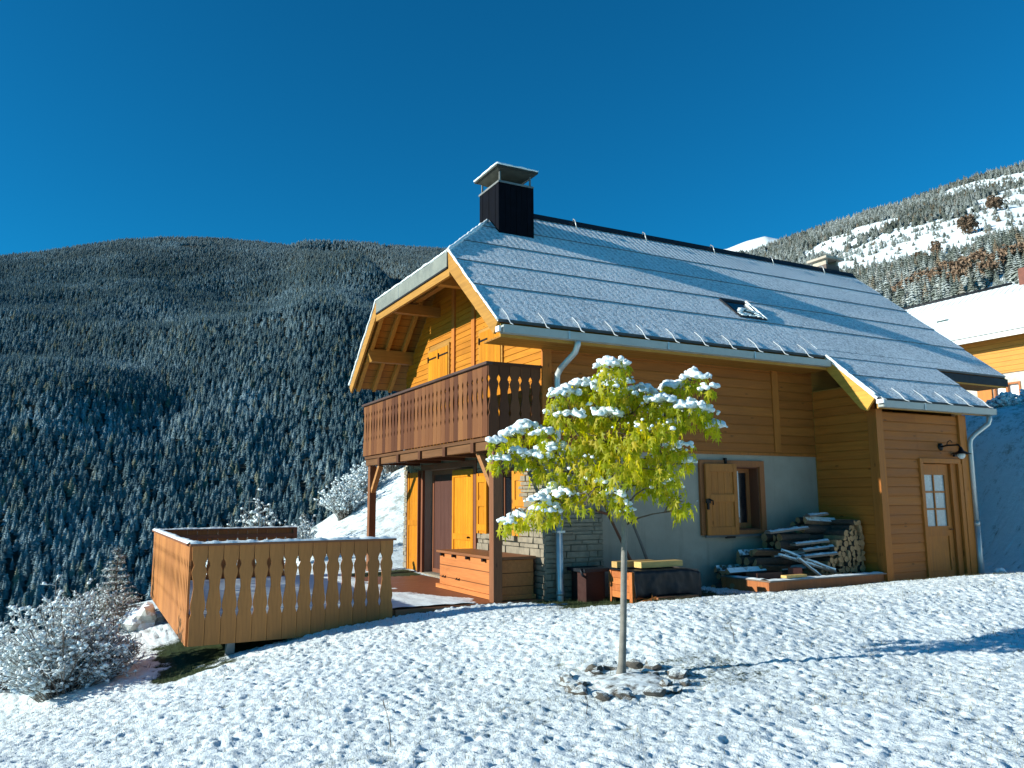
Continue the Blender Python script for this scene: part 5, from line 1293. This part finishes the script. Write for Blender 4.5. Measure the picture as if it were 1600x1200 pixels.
# clumps: (right, up, away, radius, snow 0..1)
CL = [(-0.03, 2.66, -0.21, 0.17, 1), (-0.03, 2.64, 0.33, 0.16, 0.5), (0.09, 2.52, -0.03, 0.16, 0.6), (0.05, 2.47, 0.40, 0.15, 0.3), (-0.10, 2.49, -0.20, 0.14, 0.5), (-0.12, 2.54, 0.29, 0.14, 0.25),
      (-0.26, 2.52, 0.07, 0.16, 1), (-0.26, 2.53, 0.20, 0.15, 0.5), (-0.45, 2.44, -0.02, 0.16, 1), (-0.52, 2.30, 0.09, 0.13, 0.9), (-0.40, 2.25, -0.07, 0.14, 0.7), (-0.21, 2.30, 0.03, 0.17, 0.2),
      (-0.19, 2.26, 0.38, 0.16, 0.1), (0.09, 2.44, -0.04, 0.13, 1), (0.07, 2.39, 0.41, 0.12, 0.5), (-0.07, 2.25, -0.10, 0.13, 1), (0.26, 2.47, 0.02, 0.14, 1), (0.29, 2.49, 0.43, 0.14, 0.5),
      (0.39, 2.36, -0.13, 0.16, 1), (0.42, 2.35, 0.43, 0.15, 0.5), (0.23, 2.30, 0.09, 0.16, 0.3), (0.19, 2.27, 0.22, 0.15, 0.15), (0.58, 2.52, 0.13, 0.14, 1), (0.58, 2.53, 0.24, 0.14, 0.5),
      (0.72, 2.58, -0.08, 0.14, 1), (0.83, 2.49, -0.14, 0.09, 1), (0.64, 2.30, -0.16, 0.16, 1), (0.65, 2.31, 0.42, 0.15, 0.5), (0.80, 2.28, 0.00, 0.14, 1), (0.94, 2.17, 0.12, 0.10, 1),
      (0.53, 2.19, 0.08, 0.14, 0.4), (-0.32, 2.03, -0.10, 0.18, 0.05), (-0.30, 2.00, 0.41, 0.17, 0.025), (-0.10, 2.03, -0.11, 0.21, 0), (-0.06, 2.04, 0.36, 0.20, 0), (0.12, 2.08, -0.34, 0.21, 0.1),
      (0.15, 2.09, 0.24, 0.20, 0.05), (0.34, 2.08, -0.38, 0.18, 0.1), (0.37, 2.13, 0.18, 0.17, 0.05), (0.45, 1.92, -0.16, 0.16, 0.3), (0.44, 1.88, 0.24, 0.15, 0.15), (-0.23, 1.81, -0.17, 0.17, 0.1),
      (-0.20, 1.77, 0.33, 0.16, 0.05), (-0.02, 1.81, -0.39, 0.21, 0), (0.01, 1.79, 0.41, 0.20, 0), (0.20, 1.81, -0.11, 0.21, 0), (0.20, 1.86, 0.24, 0.20, 0), (0.39, 1.76, -0.38, 0.15, 0),
      (0.40, 1.71, 0.21, 0.14, 0), (0.58, 1.97, -0.13, 0.11, 0.7), (0.64, 1.84, -0.03, 0.08, 0.9), (0.42, 1.62, -0.25, 0.14, 0.4), (0.53, 1.51, -0.30, 0.13, 0.1), (0.28, 1.65, 0.09, 0.14, 0),
      (0.50, 1.43, -0.17, 0.08, 0), (-0.78, 2.15, 0.13, 0.15, 1), (-0.92, 2.11, 0.10, 0.11, 1), (-1.05, 2.03, -0.14, 0.09, 1), (-0.64, 2.08, -0.10, 0.13, 0.6), (-1.03, 1.87, -0.08, 0.11, 1),
      (-0.86, 1.91, -0.02, 0.13, 0.7), (-0.70, 1.89, -0.04, 0.14, 0.9), (-0.54, 1.95, -0.06, 0.14, 1), (-0.48, 1.78, -0.03, 0.16, 0.1), (-0.67, 1.78, 0.12, 0.11, 0.1), (-0.34, 1.65, -0.08, 0.15, 0.1),
      (-0.45, 1.54, -0.12, 0.14, 0.5), (-0.56, 1.56, 0.02, 0.15, 1), (-0.70, 1.51, -0.21, 0.11, 1), (-0.64, 1.43, -0.18, 0.13, 0.8), (-0.86, 1.37, 0.14, 0.10, 1), (-0.97, 1.33, -0.08, 0.09, 1),
      (-0.75, 1.37, -0.06, 0.10, 0.5), (-0.32, 1.48, -0.31, 0.08, 0), (-0.54, 1.43, -0.12, 0.10, 0.3), (-0.13, 1.67, -0.20, 0.11, 1), (-0.17, 1.69, 0.34, 0.11, 0.5), (-0.04, 1.56, -0.20, 0.11, 1),
      (0.01, 1.48, -0.20, 0.10, 1), (0.07, 1.43, -0.20, 0.07, 1), (-0.18, 1.59, -0.20, 0.11, 0.2)]
bm_ = MB(); lf = MB(); sn = MB(); trunk_pts = [(1.30, .07), (1.5, .06), (1.7, .045), (1.95, .03), (2.35, .01)]
def leaf(c, d, n, s, tint):
    """palmate drooping leaf: five lobes, slightly folded"""
    d = d.normalized(); sd_ = d.cross(n).normalized(); n2 = sd_.cross(d)
    out = [(0, -.05), (.14, .12), (.56, .20), (.20, .34), (.48, .82), (.12, .56), (0, 1.15), (-.12, .56), (-.48, .82), (-.20, .34), (-.56, .20), (-.14, .12)]
    V = [c + d*(.35*s)] + [c + d*(v*s) + sd_*(u*s*.8) - n2*(abs(u)*s*.28 + v*v*s*.16) for u, v in out]
    k = len(out); lf.add(V, [(0, i+1, (i+1) % k+1) for i in range(k)], 0, tint, False)
SNB = []
nodes = [tp_(float(np.interp(z_, [p[0] for p in trunk_pts], [p[1] for p in trunk_pts])), z_) for z_ in np.arange(1.30, 2.5, .06)]
CL.sort(key=lambda q: math.hypot(q[0], q[2]))
for i, (dx, dz, dd, r, snw) in enumerate(CL):
    c = tp_(dx, dz, dd)
    s0 = min(nodes, key=lambda q: (q-c).length + .9*max(0, q.z - c.z + .12) + (.25 if (q-c).length < .07 else 0))
    mid = s0.lerp(c, .5) + Vector((0, 0, .05)) + Vector((rd.uniform(-.04, .04), rd.uniform(-.04, .04), rd.uniform(-.02, .03)))
    dl = (c-s0).length
    bm_.tube([s0, s0.lerp(mid, .5) + Vector((0, 0, .015)), mid, c], [.006+.008*min(1, dl), .005+.006*min(1, dl), .006, .003], 5)
    nodes += [s0.lerp(mid, .6), mid, mid.lerp(c, .5)]
    for k in range(3):
        e = c + Vector((rd.uniform(-1, 1), rd.uniform(-1, 1), rd.uniform(-.2, .6)))*r*.9; bm_.tube([mid.lerp(c, rd.random()*.8), e], [.005, .002], 4)
    for k in range(int(54*(r/.17)**2)):
        q = Vector((rd.gauss(0, 1), rd.gauss(0, 1), rd.gauss(0, 1))).normalized()*rd.random()**.38
        p = c + Vector((q.x*r*1.08, q.y*r*1.08, q.z*r*.72 - .02))
        d = Vector((q.x*.45 + rd.uniform(-.35, .35), q.y*.45 + rd.uniform(-.35, .35), -1 + .4*max(0, q.z)))
        n = Vector((q.x + rd.uniform(-.5, .5), q.y + rd.uniform(-.5, .5), .45))
        leaf(p, d, n, rd.uniform(.058, .104), rd.random()**.8)
    if snw > .05:
        for k in range(int(58*snw*(r/.15)**2)):
            a = rd.random()*6.28; q = rd.random()**.55; x, y = math.cos(a)*q*r*1.05, math.sin(a)*q*r*1.05
            zz = r*.72*math.sqrt(max(0, 1-q*q*.95))*rd.uniform(.45, 1.05)
            rr = (rd.uniform(.012, .028) if rd.random() < .7 else rd.uniform(.028, .044))*(1.15-.4*q)*(.7+.3*snw)
            SNB.append((c + Vector((x, y, zz - .01)), rr))
for k, (p, rr) in enumerate(SNB): sn.blob(p, (rr*1.15, rr*1.15, rr*.85), 0, .5, .35, k % 40, 1, 1.4)
part('branches', bm_, TWIG, tree)
def leaf_mat():
    m, t, b = new_mat('yellow_green_leaf', .5, .3)
    r_ = N(t, 'ShaderNodeValToRGB'); e = r_.color_ramp.elements
    e[0].position = 0; e[0].color = (.20, .25, .012, 1); e[1].position = 1; e[1].color = (.60, .48, .05, 1)
    for ps, cl in ((.35, (.36, .38, .012, 1)), (.7, (.48, .45, .035, 1))): q = r_.color_ramp.elements.new(ps); q.color = cl
    L(t, attr(t, 'tint'), r_.inputs[0])
    n1 = noise(t, coords(t), 4, 3); cc = mixc(t, maprange(t, n1, .45, .7, 0, .45), r_.outputs[0], (.12, .17, .015))
    L(t, cc, b.inputs['Base Color'])
    tr = N(t, 'ShaderNodeBsdfTranslucent'); hs_ = N(t, 'ShaderNodeHueSaturation'); hs_.inputs['Value'].default_value = 1.5; hs_.inputs['Saturation'].default_value = 1.1
    L(t, cc, hs_.inputs['Color']); L(t, hs_.outputs[0], tr.inputs['Color'])
    mx_ = N(t, 'ShaderNodeMixShader'); mx_.inputs[0].default_value = .62; L(t, b.outputs[0], mx_.inputs[1]); L(t, tr.outputs[0], mx_.inputs[2])
    L(t, mx_.outputs[0], t.nodes['Material Output'].inputs[0]); return m
part('crown', lf, leaf_mat(), tree)
o = part('snow_cover', sn, SNOW, tree)
md = o.modifiers.new('melt', 'REMESH'); md.mode = 'VOXEL'; md.voxel_size = .009; md.use_smooth_shade = True
md = o.modifiers.new('soft', 'SMOOTH'); md.iterations = 1; md.factor = .4
# ring of stones
RC = Vector((-2.20, -5.02)); k = 0
def stone_mesh(seed):
    mb = MB(); mb.blob((0, 0, 0), (1, 1, 1), 0, .5, .55, seed, 2, 1.1); 
    mb.sm = [False]*len(mb.sm); return mb.mesh('stone', [ROCK])
STM = [stone_mesh(s) for s in range(6)]
for ring, n_, ro_ in ((0, 15, .50), (1, 5, .34)):
    for i in range(n_):
        a = 6.28*i/n_ + rd.uniform(-.12, .12) + .3*ring; rr = ro_ + rd.uniform(-.05, .05); x, y = RC.x + math.cos(a)*rr, RC.y + math.sin(a)*rr*.95
        o = bpy.data.objects.new('stone', STM[(i*7+ring) % 6]); col.objects.link(o); s = rd.uniform(.052, .095)*(1-.25*ring)
        o.location = (x, y, gh(x, y) + .035 + s*.15); o.scale = (s*rd.uniform(.9, 1.45), s*rd.uniform(.8, 1.1), s*rd.uniform(.45, .72)); o.rotation_euler = (rd.uniform(-.25, .25), rd.uniform(-.25, .25), a + 1.57 + rd.uniform(-.4, .4))
        tag(o, 'flat grey stone with a snow crust in the ring around the young tree', 'stone', 'stones ringing the young tree')
mb = MB(); V = []; F = []
for i in range(9):
    for j in range(28):
        a = 6.283*j/28; q = i/8*.44; x, y = RC.x + math.cos(a)*q, RC.y + math.sin(a)*q
        V.append((x, y, gh(x, y) + .065*(1-(i/8)**3) + .035*mn.noise(Vector((x*7, y*7, 1)))))
for i in range(8):
    for j in range(28): F.append((i*28+j, (i+1)*28+j, (i+1)*28+(j+1) % 28, i*28+(j+1) % 28))
mb.add(V, F, 0, .5, True); o = part('soil_mound', mb, SOIL, None, loc=(RC.x, RC.y, gh(RC.x, RC.y))); tag(o, 'snowy soil inside the ring of stones', 'soil mound')

# ------------------------------------------------------------------ shrubs under snow
STEM = plain('shrub_stem', (.075, .055, .04), .9, 0, .4, 20, .4)
FROSTM = plain('frosted_twig', (.34, .35, .33), .9, 0, .45, 25, .3, snow=.72)
STEMF = plain('frosted_stem', (.15, .13, .11), .9, 0, .5, 18, .4, snow=.6)
FROSTG = plain('frosted_green', (.07, .085, .055), .9, 0, .45, 14, .3, snow=.60)
def shrub(name, label, cat, base, h, spread, n, seed, clump=.03, sub=5, twig=FROSTM, up=.55, snow_n=1.0, group=None, lean=(0, 0)):
    rd = random.Random(seed); b = Vector(base); root = thing(name, label, cat, b, group); st, tw, sb = MB(), MB(), MB(); blobs = 0
    for i in range(n):
        a = rd.random()*6.283; e = rd.random()**.6; tip = b + Vector((math.cos(a)*e*spread + lean[0], math.sin(a)*e*spread + lean[1], h*(1-.55*e*e)*rd.uniform(.55, 1.0)))
        p0 = b + Vector((math.cos(a+1), math.sin(a+1), 0))*spread*.20*rd.random() + Vector((0, 0, -.06)); m_ = p0.lerp(tip, .5) + Vector((0, 0, h*.12)) - Vector((math.cos(a), math.sin(a), 0))*spread*e*.14
        C = [p0.lerp(m_, t/4).lerp(m_.lerp(tip, t/4), t/4) for t in range(5)]
        st.tube(C, [.012, .010, .008, .006, .004], 5, cap=False)
        for k in range(sub):
            t = rd.uniform(.35, 1.0); q = C[min(3, int(t*4))].lerp(C[min(4, int(t*4)+1)], t*4-int(t*4)) if t < 1 else C[4]
            d = Vector((rd.gauss(0, 1), rd.gauss(0, 1), rd.gauss(up, .6))).normalized()*rd.uniform(.12, .26)*spread*.6
            tw.tube([q, q + d*.5 + Vector((0, 0, .01)), q + d], [.006, .005, .003], 4, 0, rd.random(), cap=False)
            for g_ in range(3):
                d2 = Vector((rd.gauss(0, 1), rd.gauss(0, 1), rd.gauss(.3, .6))).normalized()*rd.uniform(.04, .10); q2 = q + d*rd.uniform(.3, 1)
                tw.tube([q2, q2 + d2], [.005, .003], 3, 0, rd.random(), cap=False)
            if rd.random() < .85*snow_n:
                for g_ in range(rd.choice((1, 2, 2, 3))):
                    s = clump*rd.uniform(.5, 1.15); sb.blob(q + d*rd.uniform(.35, 1.05) + Vector((0, 0, s*.55)), (s*1.2, s*1.2, s*.85), 0, .5, .35, blobs % 37, 1, 1.5); blobs += 1
    part('stems', st, STEMF, root); part('twigs', tw, twig, root); part('snow_cover', sb, SNOW, root); return root
def gpt(x, y, dz=0): return (x, y, gh(x, y)+dz)
shrub('snowy_shrub', 'large bare shrub with thick snow clumps at the left edge', 'shrub', gpt(-6.45, .9, -.20), 1.62, .95, 140, 1, .025, 10)
shrub('snowy_shrub', 'brown twiggy shrub right of the large clumped shrub', 'shrub', gpt(-5.92, 1.0, -.15), .95, .58, 60, 2, .014, 9, FROSTG, snow_n=.5)
shrub('snowy_shrub', 'low frosted shrub behind the snow clumped shrub', 'shrub', gpt(-5.95, 5.0), .8, .95, 90, 3, .020, 9, FROSTG)
shrub('snowy_shrub', 'snowy shrub partly cut off by the left edge', 'shrub', gpt(-7.15, 2.2), .95, .8, 80, 4, .022, 8)
shrub('snowy_shrub', 'broad frosted bush rising behind the terrace rail', 'shrub', gpt(-2.55, 10.2), 3.1, 1.35, 150, 5, .040, 9, FROSTG, snow_n=.8)
shrub('snowy_shrub', 'small tufted bush between terrace corner and bank', 'shrub', gpt(-.95, 11.5), 1.35, .55, 60, 6, .025, 7, up=1.2)
shrub('snowy_shrub', 'frosted bush on the crest of the bank left of the far post', 'shrub', gpt(.75, 13.6), 1.35, .9, 80, 7, .035, 8)
shrub('snowy_shrub', 'frosted bush just behind the far balcony post', 'shrub', gpt(1.75, 14.4), 1.3, .9, 80, 8, .035, 8)
shrub('evergreen_bush', 'dark green bush under the far end of the balcony', 'bush', gpt(2.95, 15.4), 1.7, 1.1, 110, 9, .02, 9, plain('dark_juniper', (.03, .045, .025), .9, 0, .4, 12, .3, snow=.25), snow_n=.25)
# a young snowy conifer by the terrace
def small_conifer(name, label, base, h, r, seed):
    rd = random.Random(seed); b = Vector(base); root = thing(name, label, 'tree', b); tr, nd, sb = MB(), MB(), MB()
    tr.tube([b - Vector((0, 0, .2)), b + Vector((0, 0, h*.6)), b + Vector((0, 0, h))], [.03, .018, .005], 6); kk = 0
    for i in range(11):
        u = i/10; z = h*(.10 + .86*u)
        for j in range(8 - int(u*3)):
            a = rd.random()*6.283; l = r*(1.02-u)*rd.uniform(.65, 1.1) + .05; d = Vector((math.cos(a), math.sin(a), .18)); p0 = b + Vector((0, 0, z)); tip = p0 + d*l; tip.z -= .10*l
            nd.tube([p0, p0.lerp(tip, .5) + Vector((0, 0, .03*l)), tip], [.008, .006, .004], 4, 0, rd.random())
            for k in range(26):
                q = p0.lerp(tip, rd.uniform(.2, 1)); e = Vector((rd.gauss(0, 1), rd.gauss(0, 1), rd.gauss(.25, .6))).normalized()*rd.uniform(.05, .10); nd.tube([q, q+e], [.007, .002], 3, 0, rd.random(), cap=False)
            for k in range(3):
                s = rd.uniform(.008, .020); q = p0.lerp(tip, rd.uniform(.35, 1)); sb.blob(q + Vector((0, 0, .022)), (s*1.4, s*1.4, s*.7), 0, .5, .35, kk % 31, 1, 1.5); kk += 1
    part('trunk', tr, STEM, root); part('branches', nd, FROSTG, root); part('snow_cover', sb, SNOW, root)
small_conifer('young_conifer', 'young snow dusted conifer left of the terrace corner', gpt(-5.72, 5.6), 1.35, .55, 3)
mb = MB(); mb.blob((-5.30, 4.4, gh(-5.3, 4.4)+.12), (.30, .45, .26), 0, .4, .45, 4, 3, 1.2); mb.sm = [False]*len(mb.sm); o = part('boulder', mb, ROCKP, None, loc=gpt(-5.3, 4.4)); tag(o, 'pale snow capped boulder at the foot of the terrace side railing', 'boulder')
mb = MB(); mb.blob((-5.75, 4.9, gh(-5.75, 4.9)+.06), (.28, .22, .16), 0, .4, .45, 6, 3, 1.2); mb.sm = [False]*len(mb.sm); o = part('boulder', mb, ROCKP, None, loc=gpt(-5.75, 4.9)); tag(o, 'smaller snowy boulder left of the pale one', 'boulder')
mb = MB(); mb.blob((8.72, -1.72, gh(8.72, -1.72)+.06), (.14, .11, .10), 0, .4, .3, 6, 2, 1.2); o = part('stone', mb, ROCKP, None, loc=gpt(8.72, -1.72)); tag(o, 'snow capped stone at the foot of the right downpipe', 'stone')
# hedge on the bank below the neighbour
for i, (x, y, h_, s_) in enumerate(((15.2, 1.6, .55, .5), (15.9, 1.1, .8, .55), (16.8, .9, .9, .6), (17.6, 2.2, .7, .6))):
    shrub('hedge_bush', ('lowest snowy hedge bush beside the shed gutter', 'second snowy hedge bush along the top of the bank', 'tallest snowy hedge bush at the right edge', 'snowy hedge bush nearest the neighbour window')[i], 'bush', gpt(x, y, -.1), h_, s_, 55, 30+i, .05, 7, FROSTG, group='hedge bushes on the bank')
# dead weed stalks poking through the snow
def stalk(label, base, h, seed):
    rd = random.Random(seed); b = Vector(base); mb = MB(); tip = b + Vector((rd.uniform(-.06, .02), rd.uniform(-.05, .05), h)); C = [b - Vector((0, 0, .03)), b.lerp(tip, .5) + Vector((.015, 0, 0)), tip]
    mb.tube(C, [.0035, .003, .0015], 5)
    for k in range(7):
        q = b.lerp(tip, rd.uniform(.35, 1)); mb.tube([q, q + Vector((rd.uniform(-.03, .03), rd.uniform(-.03, .03), rd.uniform(.02, .05)))], [.002, .001], 4)
    o = part('dry_stalk', mb, STEM, None, loc=b); tag(o, label, 'stalk', 'dry stalks in the snow')
stalk('tall dry weed stalk alone in the foreground snow', gpt(-4.37, -5.37, .03), .30, 1)
stalk('short dry stalk left of the stone ring', gpt(-2.95, -5.6, .03), .16, 2)
stalk('short dry stalk in the snow right of the stone ring', gpt(-.55, -4.6, .03), .2, 3)

# ------------------------------------------------------------------ autumn trees on the slope
BROWN_L = plain('russet_foliage', (.155, .105, .068), .9, 0, .5, 1.2, .3); OR_L = plain('orange_foliage', (.26, .175, .115), .9, 0, .45, 1.0, .3)
def round_tree(name, label, az, d, h, w, seed, mat, hfun=None, group=None):
    hf = hfun or right_h; x, y = CAM.x + math.cos(R(az))*d, CAM.y + math.sin(R(az))*d; z = float(hf(np.array([float(az)]), np.array([float(d)]))[0]); b = Vector((x, y, z))
    rd = random.Random(seed); root = thing(name, label, 'tree', b, group); tr, lf_ = MB(), MB()
    tr.tube([b - Vector((0, 0, .5)), b + Vector((0, 0, h*.5)), b + Vector((0, 0, h*.85))], [w*.03, w*.02, .02], 6)
    for k in range(900):
        q = Vector((rd.gauss(0, 1), rd.gauss(0, 1), rd.gauss(0, 1))).normalized()*rd.random()**.45
        lump = .72 + .75*mn.noise(Vector((q.x*1.6, q.y*1.6, q.z*1.6+seed)))
        p = b + Vector((q.x*w*.5*lump, q.y*w*.5*lump, h*.55 + q.z*h*.46*lump)); s = w*rd.uniform(.035, .07)
        t1 = Vector((rd.gauss(0, 1), rd.gauss(0, 1), rd.gauss(0, 1))).normalized()*s; t2 = t1.cross(Vector((rd.gauss(0, 1), rd.gauss(0, 1), rd.gauss(0, 1)))).normalized()*s
        lf_.add([p-t1, p+t2, p+t1, p-t2], [(0, 1, 2, 3)], 0, rd.random())
    for k in range(9):
        a = rd.random()*6.28; tr.tube([b + Vector((0, 0, h*rd.uniform(.2, .5))), b + Vector((math.cos(a)*w*.35, math.sin(a)*w*.35, h*rd.uniform(.5, .9)))], [w*.012, .01], 4)
    part('trunk', tr, TRUNK, root); part('crown', lf_, mat, root)

for i, (az, d_, h_, w_, mt, lb) in enumerate(((31.0, 470, 13, 15, BROWN_L, 'large russet brown tree in the snow meadow'), (29.4, 560, 12, 16, BROWN_L, 'flat russet tree upper right of the large one'), (32.9, 430, 9, 9, BROWN_L, 'small brown tree lower left of the large russet one'),
        (34.0, 405, 8, 9, BROWN_L, 'dull brown tree among the frosted conifers'))):
    round_tree('autumn_tree', lb, az, d_*KR, h_*KR*.9, w_*KR*.85, 60+i, mt)
for i, (az, d_, h_) in enumerate(((28.2, 285, 11), (29.0, 280, 12.5), (29.8, 276, 11), (30.6, 284, 12), (31.4, 272, 12), (32.2, 280, 11), (33.0, 268, 10.5), (33.8, 276, 10), (34.6, 270, 8.5), (35.3, 262, 7.5), (30.2, 262, 10), (31.9, 258, 9.5))):
    round_tree('larch', 'orange autumn tree in the row just above the neighbour roof', az, d_*KR*.97, h_*.9, 10.0, 80+i, OR_L, group='orange trees above the neighbour roof')
